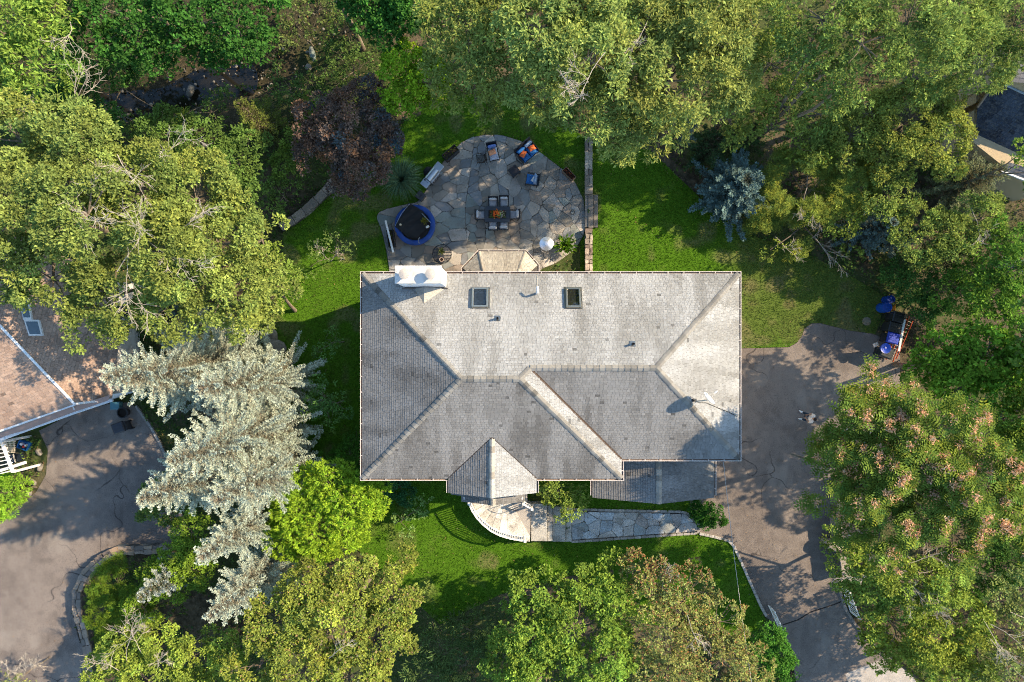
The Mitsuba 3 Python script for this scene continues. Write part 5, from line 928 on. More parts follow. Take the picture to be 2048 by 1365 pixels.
# grill
k = thing('grill', 'long silver gas grill with side shelves at the left patio edge', 'grill'); M = frame_of(867.5, 357.5, 51)   # local +x along the grill, -y to the cook
SL = S(205, 208, 210, .85)
pf('cabinet', cbox(.8, .5, .75, .015, (0, 0, .5)), 'satin', k, M, S(90, 92, 95, .7))
n_ = 14; a = np.linspace(0, np.pi, n_); hood = hull([[x, -.24 * np.cos(t) , .9 + .25 * np.sin(t) ** .8] for x in (-.39, .39) for t in a]); pf('hood', hood, 'metal', k, M, SL, 35)
pf('handle', [tube([[-.3, -.28, 1.0], [.3, -.28, 1.0]], .016, 8), cbox(.02, .06, .02, .004, (-.28, -.26, 1.0)), cbox(.02, .06, .02, .004, (.28, -.26, 1.0))], 'metal', k, M, S(220, 220, 222))
pf('control_panel', mv(cbox(.78, .08, .16, .012), 0, -.28, .84, rx=-20), 'metal', k, M, S(170, 172, 176))
for x in (-.28, -.1, .1, .28): pf('knob', mv(lathe([(0, 0), (.028, 0), (.025, .03), (0, .03)], 12), x, -.33, .86, rx=70), 'satin', k, M, np.array([.03, .03, .03]))
for s in (-1, 1): pf('side_shelf', cbox(.43, .5, .045, .015, (s * .625, 0, .88)), 'metal', k, M, SL); 
for s in (-1, 1):
    for y in (-.2, .2): pf('leg', cbox(.05, .05, .15, .006, (s * .35, y, .07)), 'satin', k, M, BLK)
pf('utensil', [tube([[-.55, -.12, .915], [-.5, .1, .915]], .01, 6), cbox(.08, .1, .012, .003, (-.49, .14, .912))], 'satin', k, M, BLK)
k = thing('kettle_grill', 'round grill under a black cover tucked behind the silver grill', 'grill'); p = at(858.5, 346, .5)
m = lathe([(.27, .02), (.32, .3), (.34, .6), (.3, .78), (.16, .88), (0, .9)], 22, (p[0], p[1], 0)); vv = m.vertices; vv[:, :2] = p[:2] + (vv[:, :2] - p[:2]) * (1 + .09 * np.sin(7 * np.arctan2(vv[:, 1] - p[1], vv[:, 0] - p[0]))[:, None] * (1 - vv[:, 2:] / .95)); put('cover', m, 'matte', k, col=np.array([.012, .012, .016]), smooth=40)
put('leg', [tube([[p[0] + .22 * math.cos(a_), p[1] + .22 * math.sin(a_), .3], [p[0] + .3 * math.cos(a_), p[1] + .3 * math.sin(a_), 0]], .015, 6) for a_ in (0, 2.1, 4.2)], 'metal', k, col=BLK)
k = thing('storage_box', 'small dark grey lidded box at the lower end of the silver grill', 'box'); M = frame_of(842.5, 395, 52)
pf('box', cbox(.42, .46, .42, .015, (0, 0, .21)), 'satin', k, M, S(62, 64, 68, .5)); pf('lid', cbox(.46, .5, .05, .015, (0, 0, .45)), 'satin', k, M, S(85, 86, 90, .5)); pf('handle', cbox(.2, .04, .04, .01, (0, -.05, .492)), 'satin', k, M, BLK)
# trampoline
k = thing('trampoline', 'round trampoline with a blue safety pad on the left of the patio', 'trampoline'); p = at(830, 450.5, .62); R0 = 1.21
put('jumping_mat', mv(lathe([(0, .0), (.92, .0), (.92, .015), (0, .015)], 40), p[0], p[1], .58), 'matte', k, col=np.array([.014, .014, .016]))
ring = lathe([(.9, .61), (.92, .655), (1.05, .675), (1.18, .655), (1.21, .62), (1.19, .58), (.92, .585), (.9, .61)], 48, (p[0], p[1], 0)); ang = np.arctan2(ring.vertices[:, 1] - p[1], ring.vertices[:, 0] - p[0]); ring.vertices[:, 2] += .016 * np.sin(ang * 12) + .01 * np.sin(ang * 5 + 1)
cr_ = S(30, 78, 165, .62) * (1 + .12 * np.sin(ang * 8))[:, None]; put('safety_pad', ring, 'satin', k, col=cr_, smooth=True)
put('frame_ring', trimesh.creation.torus(1.17, .025, 48, 8).apply_translation([p[0], p[1], .56]), 'metal', k, col=S(150, 150, 155), smooth=True)
for i in range(6):
    a_ = i * math.pi / 3 + .2; q = np.array([p[0] + 1.16 * math.cos(a_), p[1] + 1.16 * math.sin(a_)]); put('leg', tube([[*q, .56], [*(p[:2] + (q - p[:2]) * 1.03), 0]], .022, 8), 'metal', k, col=S(150, 150, 155))
nk = thing('safety_net', 'collapsed black safety net draped over the trampoline mat', 'net')
r = rng(421); g = Polygon([(-1.12, -.1), (-.35, 1.25), (-.05, 1.1), (.5, .75), (.72, .3), (.6, -.3), (.1, -.75), (-.4, -.7)]).buffer(.03); v, f = trimesh.creation.triangulate_polygon(g, engine='earcut'); m = trimesh.Trimesh(np.column_stack([v, v[:, 0] * 0]), f)
for _ in range(3): m = m.subdivide()
vv = m.vertices; vv[:, 2] = .70 + .1 * meshkit.fbm(np.column_stack([vv[:, 0] * 3, vv[:, 1] * 1.4, vv[:, 0] * 0]), 3, 4) + .05 * np.sin((vv[:, 0] * .8 - vv[:, 1]) * 11); m.vertices = vv; m.apply_translation([p[0], p[1], 0]); put('fabric', m, 'matte', nk, col=np.array([.02, .021, .023]), smooth=True)
for (x0, y0, x1, y1) in ((-1.15, -.05, -.3, 1.22), (.25, -1.1, .3, -.75), (.3, .78, .95, .1)): put('pole', tube([[p[0] + x0, p[1] + y0, .68], [p[0] + (x0 + x1) / 2 - .04, p[1] + (y0 + y1) / 2 + .04, .86], [p[0] + x1, p[1] + y1, .78]], .02, 6), 'metal', nk, col=S(180, 185, 190))
r = rng(422); kk = thing('potted_plant', 'yellow green potted plant standing on the trampoline net', 'plant'); q = at(849, 444, .85)
put('pot', lathe([(.07, .0), (.1, .2), (.085, .2), (.08, .15), (0, .15)], 14, (q[0], q[1], .74)), 'satin', kk, col=S(60, 55, 50, .6), smooth=35)
n = 120; d = unit(ball(r, n, 0) + [0, 0, .2]); v, f = leaf_quads(np.array([q[0], q[1], .92]) + d * r.uniform(.02, .22, (n, 1)), d, ball(r, n, .2), r.uniform(.06, .13, n), r.uniform(.04, .07, n)); put('foliage', (v, f), 'leaf', kk, col=np.repeat(hue(r, n, (.2, .2, .03), .3, .1), 4, 0))
q = at(855, 454, .84); put('saucer', mv(cbox(.2, .13, .05, .012), q[0], q[1], .84, rz=30), 'satin', col=S(225, 222, 215, .85), label='small white block lying on the trampoline beside the potted plant', cat='block')
q = at(801, 450, .82); put('knot', mv(trimesh.creation.icosphere(2, .07), q[0], q[1], .85), 'matte', col=S(200, 190, 170, .8), smooth=True, label='small pale ball at the left side of the trampoline net', cat='ball')
# slatted table with pots
k = thing('slatted_table', 'round black slatted low table near the chimney wall', 'table'); p = at(884, 508.5, .45); Rr = .56
put('rim', trimesh.creation.torus(Rr, .022, 40, 8).apply_translation([p[0], p[1], .45]), 'metal', k, col=BLK, smooth=True)
for i in range(13):
    y = -Rr + (i + .5) * 2 * Rr / 13; L_ = 2 * math.sqrt(Rr * Rr - y * y); put('slat', cbox(L_ - .02, .052, .022, .004, (p[0], p[1] + y, .45)), 'satin', k, col=np.array([.03, .03, .034]))
for i in range(4): a_ = i * math.pi / 2 + .7; put('leg', tube([[p[0] + .4 * math.cos(a_), p[1] + .4 * math.sin(a_), .44], [p[0] + .48 * math.cos(a_), p[1] + .48 * math.sin(a_), 0]], .018, 6), 'metal', k, col=BLK)
def pot(label, px, py, z, rad, h, col, plant, n, pl, seed, rim=True):
    r = rng(seed); k = thing('potted_plant', label, 'plant'); q = at(px, py, z + h)
    put('pot', lathe([(rad * .72, 0), (rad, h), (rad * 1.08, h), (rad * 1.08, h + .02), (rad * .85, h + .02), (rad * .82, h - .06), (0, h - .06)], 18, (q[0], q[1], z)), 'matte', k, col=col, smooth=35); put('soil', lathe([(rad * .8, -.01), (0, .0)], 14, (q[0], q[1], z + h - .05)), 'matte', k, col=np.array([.03, .02, .015]))
    d = unit(ball(r, n, .0) + [0, 0, .35]); t = r.uniform(.05, .75, (n, 1)); v, f = leaf_quads(np.array([q[0], q[1], z + h]) + d * t * pl, unit(d + ball(r, n) * .4), unit(ball(r, n) + [0, 0, .5]), pl * .5 * r.uniform(.5, 1.2, n), pl * .16 * np.ones(n)); put('foliage', (v, f), 'leaf', k, col=np.repeat(hue(r, n, plant, .3, .12), 4, 0))
pot('small green potted plant on the black slatted table', 883, 503, .46, .1, .14, S(70, 66, 60, .6), (.09, .12, .03), 90, .3, 431)
pot('round terracotta pot at the edge of the slatted table', 883, 519.5, .46, .12, .16, S(205, 180, 165, .75), (.1, .05, .03), 8, .12, 432)
pot('bright green leafy plant in a dark pot beside the patio heater', 1131, 492, 0, .22, .4, S(60, 58, 55, .5), (.12, .24, .02), 240, .75, 433)
# patio heater
k = thing('patio_heater', 'patio heater with a shiny round white reflector at the right of the patio', 'patio heater'); p = at(1093, 488, 2.15)
put('reflector', lathe([(.39, 2.12), (.395, 2.14), (.2, 2.22), (.11, 2.25), (.11, 2.3), (0, 2.31)], 36, (p[0], p[1], 0)), 'metal', k, col=S(238, 240, 242), smooth=25)
put('emitter', lathe([(0, 1.82), (.11, 1.82), (.11, 2.12), (0, 2.12)], 18, (p[0], p[1], 0)), 'metal', k, col=S(120, 118, 116), smooth=35); put('pole', tube([[p[0], p[1], .5], [p[0], p[1], 1.85]], .035, 10), 'metal', k, col=S(200, 200, 200)); put('base', lathe([(0, .0), (.24, .0), (.24, .06), (.2, .1), (.2, .78), (.14, .84), (0, .84)], 22, (p[0], p[1], 0)), 'metal', k, col=S(180, 180, 182), smooth=35)
k = thing('lantern', 'little black wire lantern near the patio steps', 'lantern'); p = at(1145, 425, .2)
put('cage', [trimesh.creation.torus(.14, .012, 20, 6).apply_translation([p[0], p[1], z_]) for z_ in (.03, .3)] + [tube([[p[0] + .14 * math.cos(a_), p[1] + .14 * math.sin(a_), .03], [p[0] + .14 * math.cos(a_), p[1] + .14 * math.sin(a_), .3], [p[0], p[1], .4]], .01, 5) for a_ in np.arange(6) * 1.047], 'metal', k, col=BLK); put('candle', lathe([(0, .02), (.06, .02), (.06, .2), (0, .2)], 14, (p[0], p[1], 0)), 'matte', k, col=S(235, 232, 225, .85))

# bins, barrels and ladders ---------------------------------------------------------
def wheelie_bin(label, px, py, rz, body, lid, open_=False, s=1.0, zl=1.0):
    """its front faces -x of its own frame, wheels at +x"""
    k = thing('wheelie_bin', label, 'bin'); M = frame_of(px, py, rz); w, d, h = .58 * s, .66 * s, .98 * s
    pf('body', hull([[x * d / 2 * q, y * w / 2 * q, z] for z, q in ((.06, .78), (h, 1.0)) for x in (-1, 1) for y in (-1, 1)]), 'satin', k, M, body)
    pf('rim', [cbox(d + .05, .03, .05, .008, (0, y * (w / 2 + .01), h)) for y in (-1, 1)] + [cbox(.03, w - .01, .05, .008, (x * (d / 2 + .01), 0, h)) for x in (-1, 1)], 'satin', k, M, body)
    hd = hull([[x * (d / 2 + .03) * q, y * (w / 2 + .03) * q, z] for z, q in ((h + .02, 1), (h + .06, .97), (h + .11, .8)) for x in (-1, 1) for y in (-1, 1)]); pf('lid', hd, 'satin', k, M, lid)
    pf('lid_ridge', [cbox(d * .7, .03, .02, .006, (0, y * w * .18, h + .115)) for y in (-1, 1)], 'satin', k, M, lid * .8 + .01)
    pf('handle', [tube([[d / 2 + .09, -w / 2, h - .02], [d / 2 + .09, w / 2, h - .02]], .018, 8)] + [cbox(.1, .03, .04, .006, (d / 2 + .05, y * w * .4, h - .02)) for y in (-1, 1)], 'satin', k, M, body)
    for y in (-1, 1): pf('wheel', mv(lathe([(0, -.03), (.12, -.03), (.13, 0), (.12, .03), (0, .03)], 18), d * .42, y * (w * .42), .13, rx=90), 'matte', k, M, np.array([.02, .02, .02]), 40)
    return k, M
DK, NV = S(52, 58, 64, .5), S(30, 34, 40, .45)
wheelie_bin('dark grey bin next to the blue barrels, topmost of the bin row', 1778, 636, -14, DK, NV * .5); wheelie_bin('dark grey bin second from the top of the bin row', 1770, 656, -14, DK, NV * .5)
wheelie_bin('bin with a bright blue lid in the bin row', 1767, 677, -14, DK, S(20, 62, 190, .65)); wheelie_bin('dark teal bin at the lower end of the bin row beside the ladder', 1755, 705, -22, S(45, 55, 62, .5), S(35, 50, 56, .5))
k = thing('barrel', 'bright blue tub sitting on the lowest bin of the row', 'tub'); q = at(1769, 697, 1.25); put('tub', lathe([(.2, 1.1), (.27, 1.36), (.3, 1.37), (.3, 1.4), (.25, 1.39), (.1, 1.3), (0, 1.32)], 22, (q[0] * 1, q[1], 0)), 'satin', k, col=S(28, 75, 195, .65), smooth=35)
def barrel(label, px, py, h, rad, col):
    k = thing('barrel', label, 'barrel'); q = at(px, py, h); put('body', lathe([(0, .0), (rad * .9, .0), (rad, .1), (rad * 1.02, h * .5), (rad, h - .08), (rad * .92, h - .02)], 24, (q[0], q[1], 0)), 'satin', k, col=col, smooth=35); put('lid', lathe([(rad * .95, h - .03), (rad * .95, h), (rad * .8, h), (rad * .78, h - .03), (0, h - .02)], 24, (q[0], q[1], 0)), 'satin', k, col=col * .9, smooth=35)
barrel('blue barrel standing above the row of bins', 1775, 615, .8, .3, S(25, 85, 185, .7)); barrel('small blue barrel half under the shrub above the other barrel', 1783, 599, .75, .24, S(18, 70, 165, .65))
k = thing('fuel_can', 'small orange can beside the blue barrel', 'can'); q = at(1789, 617, .4); put('body', cbox(.18, .3, .36, .03, (q[0], q[1], .2)), 'satin', k, col=S(255, 160, 20, .8)); put('spout', tube([[q[0], q[1] + .1, .37], [q[0], q[1] + .2, .5]], .025, 8), 'satin', k, col=S(240, 140, 20, .8)); put('handle', tube([[q[0], q[1] - .12, .37], [q[0], q[1] - .03, .44], [q[0], q[1] + .05, .37]], .015, 6), 'satin', k, col=S(240, 140, 20, .8))
def ladder(label, p0, p1, w, n, col, rcol):
    k = thing('ladder', label, 'ladder'); d = unit(p1 - p0); s = unit(np.cross(d, [0, 0, 1.0])); L_ = np.linalg.norm(p1 - p0); rot = math.degrees(math.atan2(d[1], d[0])); c = (p0 + p1) / 2; tilt = -math.degrees(math.asin(d[2]))
    for sg in (-1, 1): put('rail', mv(cbox(L_, .04, .09, .008), *(c + s * sg * w / 2), rz=rot, ry=tilt), 'satin', k, col=col)
    for i in range(n): q = p0 + (p1 - p0) * (i + .5) / n; put('rung', tube([q - s * (w / 2 - .02), q + s * (w / 2 - .02)], .018, 6), 'metal', k, col=rcol)
ladder('long orange ladder lying along the back of the bins', at(1779, 722, .75), at(1812, 630, .95), .42, 13, S(215, 95, 50, .75), S(190, 185, 175))
ladder('lower orange ladder beneath the first ladder beside the shrubs', at(1786, 716, .45), at(1819, 640, .6), .4, 11, S(200, 80, 40, .7), S(170, 165, 160))
k = put('plank', mv(cbox(1.9, .13, .03, .006), *((at(1798, 700, 1.0) + at(1809, 642, 1.06)) / 2), rz=79.5), 'satin', col=S(215, 220, 215, .8), label='narrow white plank lying on the orange ladder', cat='plank')
q = at(1753, 690, .2); put('bag', mv(pillow(.34, .26, .22, 2.5), q[0], q[1], .12, rz=20), 'matte', col=S(230, 215, 205, .85), smooth=True, label='small crumpled white bag on the ground by the bins', cat='bag')
q = at(1733, 643, 0); put('manhole_cover', lathe([(.26, -.05), (.26, .02), (.2, .03), (0, .035)], 24, (q[0], q[1], 0)), 'stone', col=S(165, 150, 125, .7), label='round tan cover set in the end of the east lawn', cat='cover')
# white lattice panels at the driveway
def lattice(label, p0, p1, h, seed):
    k = thing('lattice_fence', label, 'fence'); p0, p1 = np.array(p0[:2]), np.array(p1[:2]); d = p1 - p0; L_ = np.linalg.norm(d); d /= L_; WH = S(240, 240, 236, .85); rot = math.degrees(math.atan2(d[1], d[0])); c = (p0 + p1) / 2
    for z in (.08, h): put('rail', mv(cbox(L_, .05, .07, .008), c[0], c[1], z, rz=rot), 'satin', k, col=WH)
    for t in (0, .5, 1): q = p0 + d * L_ * t; put('post', cbox(.09, .09, h + .12, .01, (q[0], q[1], h / 2)), 'satin', k, col=WH)
    n = int(L_ / .16)
    for i in range(n): q = p0 + d * L_ * (i + .5) / n; put('slat', cbox(.03, .03, h - .1, .004, (q[0], q[1], h / 2 + .04)), 'satin', k, col=WH)
lattice('short white picket fence at the hedge beside the driveway', at(1537, 1212), at(1556, 1254), 1.0, 1); lattice('white picket fence half hidden by leaves on the right of the driveway', at(1681, 1172), at(1700, 1222), 1.2, 2)

# person ----------------------------------------------------------------------------
import manifold3d as m3
def bones(bs, edge=.04, it=6):
    sph = trimesh.creation.icosphere(1, 1.0).vertices; acc = None; hs_ = []
    for b in bs:
        P = []
        for p, rr in zip(b[0::2], b[1::2]): P.append(np.asarray(p) + sph * (np.asarray(rr)))
        hs_.append(m3.Manifold.hull_points(np.vstack(P)))
    acc = m3.Manifold.batch_boolean(hs_, m3.OpType.Add).refine_to_length(edge); mm = acc.to_mesh(); m = trimesh.Trimesh(mm.vert_properties[:, :3], mm.tri_verts); trimesh.smoothing.filter_taubin(m, iterations=it); return m
pk_ = thing('person', 'dark haired person in white t-shirt and white shoes standing on the driveway holding a controller', 'person')
pp = at(1606, 833, 0); M = trimesh.transformations.rotation_matrix(math.radians(180 - 20), [0, 0, 1]); M[:3, 3] = pp   # +x = facing
SK = S(196, 150, 122, .8)
hx = .10
body = [((-.02, .09, .95), .1, (.0, .17, .5), .065), ((-.02, -.09, .95), .1, (.1, -.17, .5), .065), ((0., .17, .5), .062, (-.02, .19, .09), .04), ((.1, -.17, .5), .062, (.1, -.2, .09), .04),
        ((-.02, .19, .07), .04, (.12, .21, .035), .035), ((.1, -.2, .07), .04, (.24, -.22, .035), .035),
        ((-.02, .08, .98), .11, (-.02, -.08, .98), .11, (.0, .1, 1.28), .11, (.0, -.1, 1.28), .11), ((0., .12, 1.36), .07, (0., -.12, 1.36), .07, (.0, 0, 1.2), .12), ((0, 0, 1.4), .055, (.02, 0, 1.52), .05),
        ((.03, 0, 1.60), .095, (.045, 0, 1.66), .1, (.06, 0, 1.56), .07), ((.13, 0, 1.6), .02, (.145, 0, 1.585), .016), ((.04, .1, 1.61), .02, (.04, .105, 1.635), .02), ((.04, -.1, 1.61), .02, (.04, -.105, 1.635), .02)]
for s in (-1, 1):
    sh, el, wr = (0, s * .2, 1.36), (.04, s * .27, 1.08), (.27, s * .11, 1.1)
    body += [(sh, .055, el, .042), (el, .042, wr, .03), (wr, .03, (.33, s * .085, 1.11), .032)]
    for j, (dy, ln) in enumerate(((.03, .05), (.01, .06), (-.01, .055), (-.03, .045))): body += [((.345, s * .085 + dy * .8, 1.115), .0105, (.345 + ln * .7, s * .075 + dy * .9, 1.105), .0095), ((.345 + ln * .7, s * .075 + dy * .9, 1.105), .0095, (.335 + ln, s * .06 + dy * .9, 1.075), .0085)]
    body += [((.31, s * .06, 1.125), .012, (.345, s * .035, 1.145), .0105), ((.345, s * .035, 1.145), .0105, (.365, s * .03, 1.14), .009)]
pf('body', bones(body, .035, 4), 'matte', pk_, M, SK, True)
shirt = [((-.02, .08, .96), .122, (-.02, -.08, .96), .122, (.0, .1, 1.28), .125, (.0, -.1, 1.28), .125), ((0., .13, 1.36), .082, (0., -.13, 1.36), .082, (.0, 0, 1.2), .135)] + [((0, s * .2, 1.36), .07, (.025, s * .24, 1.18), .062) for s in (-1, 1)]
pf('shirt', bones(shirt, .03, 4), 'matte', pk_, M, S(236, 228, 220, .85), True)
trous = [((-.02, .09, .93), .115, (.0, .17, .5), .08), ((-.02, -.09, .93), .115, (.1, -.17, .5), .08), ((0., .17, .5), .078, (-.02, .19, .12), .062), ((.1, -.17, .5), .078, (.1, -.2, .12), .062), ((-.02, .06, .96), .118, (-.02, -.06, .96), .118)]
pf('trousers', bones(trous, .03, 4), 'matte', pk_, M, S(38, 62, 84, .6), True)
for a_, b_ in (((-.06, .185, .06), (.2, .22, .045)), ((.06, -.195, .06), (.32, -.235, .045))): pf('shoe', bones([(a_, .055, b_, .048)], .03, 3), 'satin', pk_, M, S(238, 238, 236, .85), True)
pf('hair', bones([((.0, 0, 1.62), .105, (.025, 0, 1.68), .105, (-.03, 0, 1.58), .085), ((.07, 0, 1.71), .06, (.02, 0, 1.7), .09)], .025, 3), 'matte', pk_, M, np.array([.03, .02, .018]), True)
for s in (-1, 1): pf('eye', mv(trimesh.creation.icosphere(2, .013), .13, s * .036, 1.625), 'satin', pk_, M, np.array([.05, .04, .03]), True)
pf('mouth', mv(cbox(.008, .045, .01, .003), .125, 0, 1.545), 'satin', pk_, M, S(150, 85, 75, .8))
ck_ = thing('controller', 'small dark remote controller held in the person\'s hands', 'controller'); pf('case', cbox(.11, .16, .035, .012, (.385, 0, 1.1)), 'satin', ck_, M, np.array([.05, .05, .055])); pf('antenna', [tube([[.42, s * .05, 1.12], [.47, s * .06, 1.17]], .007, 6) for s in (-1, 1)], 'satin', ck_, M, BLK)

# neighbouring house on the left ---------------------------------------------------------
nh = thing('neighbour_house', 'house with pinkish tan shingle roof and white trim at the left edge', 'house')
PINK = (S(205, 178, 160, .72), S(150, 124, 110, .64))
Pk = at(150, 808, 4.4); Hp = at(-5, 645, 7.6)
dvec = Hp - Pk
# plane A slopes down to the right (rows run up the picture); plane B slopes down towards the bottom of the picture
ua = unit(np.array([.26, .97])); na = np.array([ua[1], -ua[0]])           # eave direction of A and its outward side
sa = -(dvec[2]) / (dvec[:2] @ na); zA = lambda x, y: Pk[2] - abs(sa) * ((np.array([x, y]) - Pk[:2]) @ na)
cA = (Pk[2] + abs(sa) * (Pk[:2] @ na), -abs(sa) * na[0], -abs(sa) * na[1])
nb = unit(np.array([.36, -.93])); sb = abs(dvec[2] / (dvec[:2] @ nb)); cB = (Pk[2] + sb * (Pk[:2] @ nb), -sb * nb[0], -sb * nb[1])
qa = [on_plane(x, y, *cA) for x, y in ((-5, 645), (150, 808), (224, 798), (236, 700), (228, 560), (40, 470), (-60, 500))]
qb = [on_plane(x, y, *cB) for x, y in ((-5, 645), (150, 808), (0, 862), (-90, 895), (-90, 600))]
rk = put('roof', [face_mesh(qa), face_mesh(qb)], 'matte', nh, col=np.array([.16, .12, .1]))
ea = np.array([*(Pk[:2]), Pk[2]]); ua3 = np.array([ua[0], ua[1], 0]); ub3 = np.array([-nb[1], nb[0], 0])
for q, e3, sd in ((qa, ua3, 501), (qb, ub3, 502)):
    m, c = shingle_face(q, (ea, ea + e3), sd, PINK, e=.16, w=(.2, .36), t=.016, stain=.3); put('shingle', m, 'shingle', rk, col=c, kind='stuff')
WHT = S(232, 236, 240, .85)
def trim(a, b, w, h, parent, nm='trim', col=WHT, dz=0):
    a, b = np.asarray(a, float), np.asarray(b, float); d = b - a; L_ = np.linalg.norm(d); c = (a + b) / 2
    put(nm, mv(cbox(L_, w, h, min(.01, h * .3)), c[0], c[1], c[2] + dz, rz=math.degrees(math.atan2(d[1], d[0])), ry=-math.degrees(math.asin(d[2] / L_))), 'satin', parent, col=col)
trim(on_plane(-5, 645, *cA), Pk, .14, .05, rk, dz=.05)
e0, e1, e2 = on_plane(-90, 896, *cB), on_plane(0, 862, *cB), on_plane(150, 809, *cB)
trim(e1, e2, .12, .1, nh, 'gutter', dz=-.02); trim(e0, e1, .12, .1, nh, 'gutter', dz=-.02); trim(Pk, on_plane(224, 799, *cA), .12, .1, nh, 'gutter', dz=-.02)
low = [at(x, y, 3.2) for x, y in ((-90, 905), (0, 880), (148, 826), (226, 800))]
for a, b in zip(low[:-1], low[1:]): trim(a, b, .16, .12, nh, 'lower_gutter')
put('frieze', face_mesh([at(-90, 890, 3.5), at(-90, 905, 3.15), at(0, 880, 3.15), at(148, 826, 3.15), at(226, 800, 3.15), at(226, 790, 3.5), at(150, 812, 3.5), at(0, 866, 3.5)]), 'matte', nh, col=S(190, 160, 150, .7))
wl = Polygon([at(x, y, 3.2)[:2] for x, y in ((-90, 890), (0, 866), (140, 815), (215, 790), (215, 560), (-90, 560))]); put('wall', slab(wl, -.1, 3.1), 'stucco', nh)
for (xa, ya, xb, yb) in ((37, 597, 62, 640), (48, 640, 84, 672)):
    pa = [on_plane(x, y, cA[0] + .12, cA[1], cA[2]) for x, y in ((xa, ya), (xb - 6, ya), (xb + 2, yb), (xa + 10, yb))]; cpt = np.mean(pa, 0)
    sk_ = put('skylight', hull(np.vstack([np.array(pa) + [0, 0, .02], np.array(pa) - [0, 0, .1]])), 'satin', nh, col=WHT); ip = cpt + (np.array(pa) - cpt) * .78; put('pane', hull(np.vstack([ip + [0, 0, .035], ip - [0, 0, .0]])), 'satin', sk_, col=S(120, 150, 175, .5))
wm = [trim(at(145 + 5 * i, 812 - 0 * i, 4.2), at(150 + 5 * i, 822, 3.3), .06, .06, nh, 'downspout') for i in (0,)]
# deck with white pergola at the left edge
k = thing('pergola', 'white slatted pergola and railing at the left edge below the pink roof', 'pergola')
A, B = at(2, 880, 2.4), at(26, 945, 2.4); trim(A, B, .14, .14, k, 'beam', S(238, 236, 232, .88)); trim(at(-40, 890, 2.4), at(-14, 958, 2.4), .14, .14, k, 'beam', S(238, 236, 232, .88)); trim(at(-40, 955, 2.3), at(52, 925, 2.3), .16, .12, k, 'rail', S(238, 236, 232, .88))
for i in range(9):
    t = (i + .5) / 9; trim(at(-44 + 26 * t, 888 + 68 * t, 2.5), at(8 + 24 * t, 878 + 66 * t, 2.5), .055, .06, k, 'slat', S(238, 236, 232, .88))
for x, y in ((4, 884), (26, 944)): q = at(x, y, 2.3); put('post', cbox(.13, .13, 2.3, .01, (q[0], q[1], 1.15)), 'satin', k, col=S(238, 236, 232, .88))
k = thing('trellis', 'small tan lattice trellis beside the white pergola', 'trellis'); 
for i in range(8):
    t = i / 7; a, b = at(12 + 18 * t, 880 + 0 * t, 1.4), at(8 + 20 * t, 906, 1.0); put('slat', tube([a, b], .014, 5), 'matte', k, col=S(225, 210, 185, .8)); a, b = at(10, 880 + 26 * t, 1.4 - .4 * t), at(31, 880 + 26 * t, 1.4 - .4 * t); put('slat', tube([a, b], .014, 5), 'matte', k, col=S(225, 210, 185, .8))
wheelie_bin('dark grey bin at the top of the left yard beside the spruce', 256, 852, 20, S(80, 82, 90, .55), S(70, 72, 82, .5)); wheelie_bin('dark navy bin by the white pergola at the left edge', 42, 914, 15, S(40, 52, 72, .5), S(30, 40, 58, .5), s=.85)
barrel_k = thing('flower_pot', 'large round black pot above the grey bin in the left yard', 'pot'); q = at(245, 826, .5); put('pot', lathe([(.2, 0), (.3, .5), (.33, .5), (.33, .54), (.27, .54), (.26, .4), (0, .38)], 22, (q[0], q[1], 0)), 'satin', barrel_k, col=S(60, 58, 58, .5), smooth=35); put('soil', lathe([(.265, .43), (0, .44)], 20, (q[0], q[1], 0)), 'matte', barrel_k, col=np.array([.02, .016, .012]))
k = thing('storage_tub', 'teal plastic tub at the corner of the pink roofed house', 'tub'); q = at(230, 812, .4); put('tub', cbox(.5, .42, .4, .03, (q[0], q[1], .2)), 'satin', k, col=S(90, 150, 165, .6)); put('lid', cbox(.54, .46, .05, .015, (q[0], q[1], .43)), 'satin', k, col=S(105, 165, 180, .6))
k = thing('recycling_box', 'blue open recycling box with packaging by the pergola', 'box'); M = frame_of(54, 890, -20, 0); BB = S(30, 105, 180, .7)
pf('box', [cbox(.62, .03, .36, .006, (0, s * .22, .2)) for s in (-1, 1)] + [cbox(.03, .41, .36, .006, (s * .295, 0, .2)) for s in (-1, 1)] + [cbox(.6, .44, .03, .006, (0, 0, .03))], 'satin', k, M, BB)
for x, y, c_, s_ in ((-.12, .05, S(230, 230, 235, .85), .16), (.05, -.06, S(200, 60, 50, .8), .13), (.15, .08, S(235, 235, 238, .85), .15)):
    m = mv(cbox(s_, s_ * .8, .2, .015), x, y, .28, rz=x * 200, rx=12); m.apply_transform(M); put('carton', m, 'satin', col=c_, label={-.12: 'white carton in the blue recycling box nearest the pergola', .05: 'red carton in the blue recycling box', .15: 'white carton at the outer end of the blue recycling box'}[x], cat='carton')
r = rng(511)
for i, (x, y, lab) in enumerate(((78, 905, 'tan rock at the edge of the planted bed by the blue recycling box'), (80, 935, 'grey rock at the edge of the bed by the navy bin'), (66, 965, 'pale rock between the juniper and the left yard'), (58, 985, 'long pale rock beside the juniper'))): rock(r, at(x, y, .05), (.16, .24, .14), S(160, 152, 140, .65) * r.uniform(.8, 1.1), 'boulder', label=lab, cat='boulder')

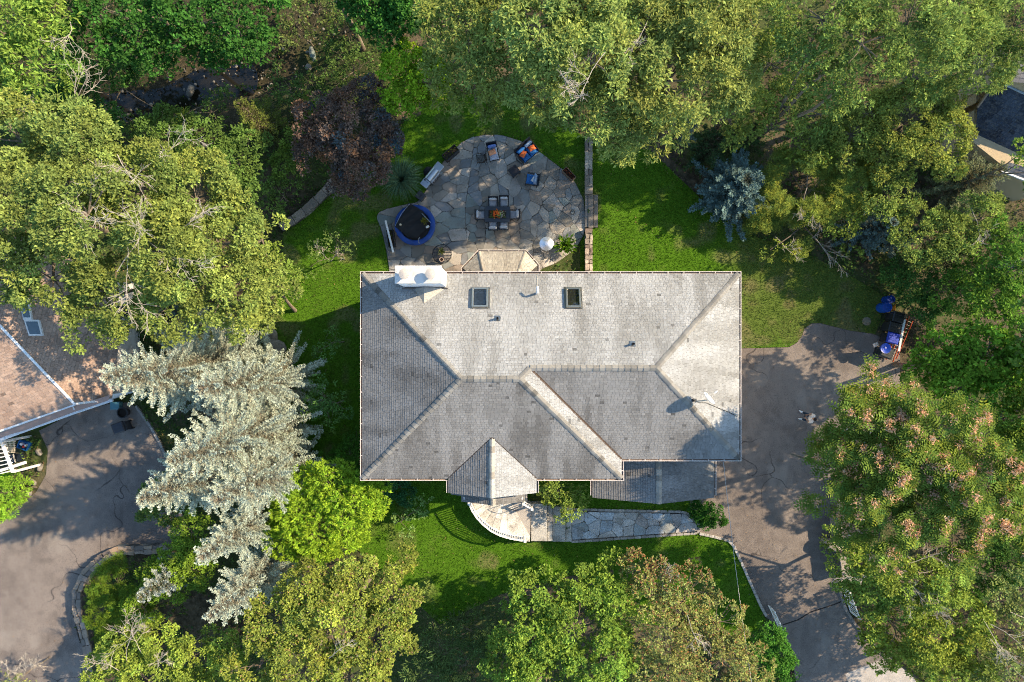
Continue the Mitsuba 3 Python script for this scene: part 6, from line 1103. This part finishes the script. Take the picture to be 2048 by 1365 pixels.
# neighbouring house on the right ----------------------------------------------------------
rh = thing('neighbour_house', 'tan house with dark slate grey shingle roof at the right edge', 'house')
SLA = (S(74, 84, 100, .75), S(40, 48, 62, .7))
zp = 5.2; P0, P1, P2 = at(1955, 215, 4.4), at(1992, 163, 5.6), at(2120, 222, 5.6)
nrm_ = np.cross(P1 - P0, P2 - P1); nrm_ = nrm_ / nrm_[2]; cS = (P0[2] + nrm_[0] * P0[0] + nrm_[1] * P0[1], -nrm_[0], -nrm_[1])
qs = [on_plane(x, y, *cS) for x, y in ((1955, 215), (1992, 163), (2130, 227), (2130, 390), (2010, 345), (1950, 285))]
rk = put('roof', face_mesh(qs), 'matte', rh, col=np.array([.04, .045, .05])); eav = unit(P2 - P1); m, c = shingle_face(qs, (P1, P1 + eav), 521, SLA, e=.2, w=(.22, .4), t=.014, stain=.9, streak=(2, 2)); put('shingle', m, 'shingle', rk, col=c, kind='stuff')
trim(P1, on_plane(2130, 227, *cS), .1, .06, rh, 'flashing', S(170, 185, 195, .7), .05); trim(P0, P1, .1, .12, rh, 'rake', S(150, 130, 110, .7), .0)
up1 = [at(1990, 162, 5.6), at(2130, 224, 5.6), at(2130, 168, 6.6), at(2000, 157, 6.6)]
put('upper_wall', slab(Polygon([p[:2] + np.array([.05, .05]) for p in (P1, on_plane(2130, 227, *cS))] + [(40, 16), tuple(P1[:2] + np.array([.2, 2.2]))]), 2.5, 6.25), 'matte', rh, col=S(190, 172, 140, .75))
ur = [at(2000, 162, 6.4), at(2130, 174, 6.4), at(2130, 92, 7.4), at(2035, 97, 7.4)]; m, c = shingle_face([np.array(x) for x in ur], (np.array(ur[0]), np.array(ur[1])), 523, (S(170, 168, 170, .8), S(120, 118, 122, .7)), e=.22, w=(.22, .4), t=.016); uk = put('upper_roof', face_mesh(ur), 'matte', rh, col=np.array([.1, .1, .1])); put('shingle', m, 'shingle', uk, col=c, kind='stuff')
wl = Polygon([at(1962, 212, 4.2)[:2], at(1993, 168, 4.2)[:2], at(2130, 228, 4.2)[:2], at(2130, 385, 3.6)[:2], at(2012, 338, 3.6)[:2], at(1957, 282, 4)[:2]]).buffer(-.15); put('wall', slab(wl, -.1, 3.4), 'matte', rh, col=S(200, 182, 150, .75))
sw = [at(1950, 207, 3.6), at(1985, 162, 3.6)]; put('side_wall', slab(Polygon([at(1952, 206, 3.9)[:2], at(1988, 160, 3.9)[:2], at(1995, 150, 3.9)[:2], at(1952, 170, 3.9)[:2]]), -.1, 3.9), 'matte', rh, col=S(195, 172, 138, .75))
lo = [at(1992, 338, 3.4), at(2130, 392, 3.4), at(2130, 355, 4.0), at(2020, 330, 4.0)]; m, c = shingle_face([np.array(x) for x in lo], (np.array(lo[0]), np.array(lo[1])), 525, (S(170, 165, 165, .8), S(120, 115, 118, .7)), e=.2, t=.016); lk_ = put('lower_roof', face_mesh(lo), 'matte', rh, col=np.array([.1, .1, .1])); put('shingle', m, 'shingle', lk_, col=c, kind='stuff'); trim(lo[0], lo[1], .12, .1, rh, 'gutter')
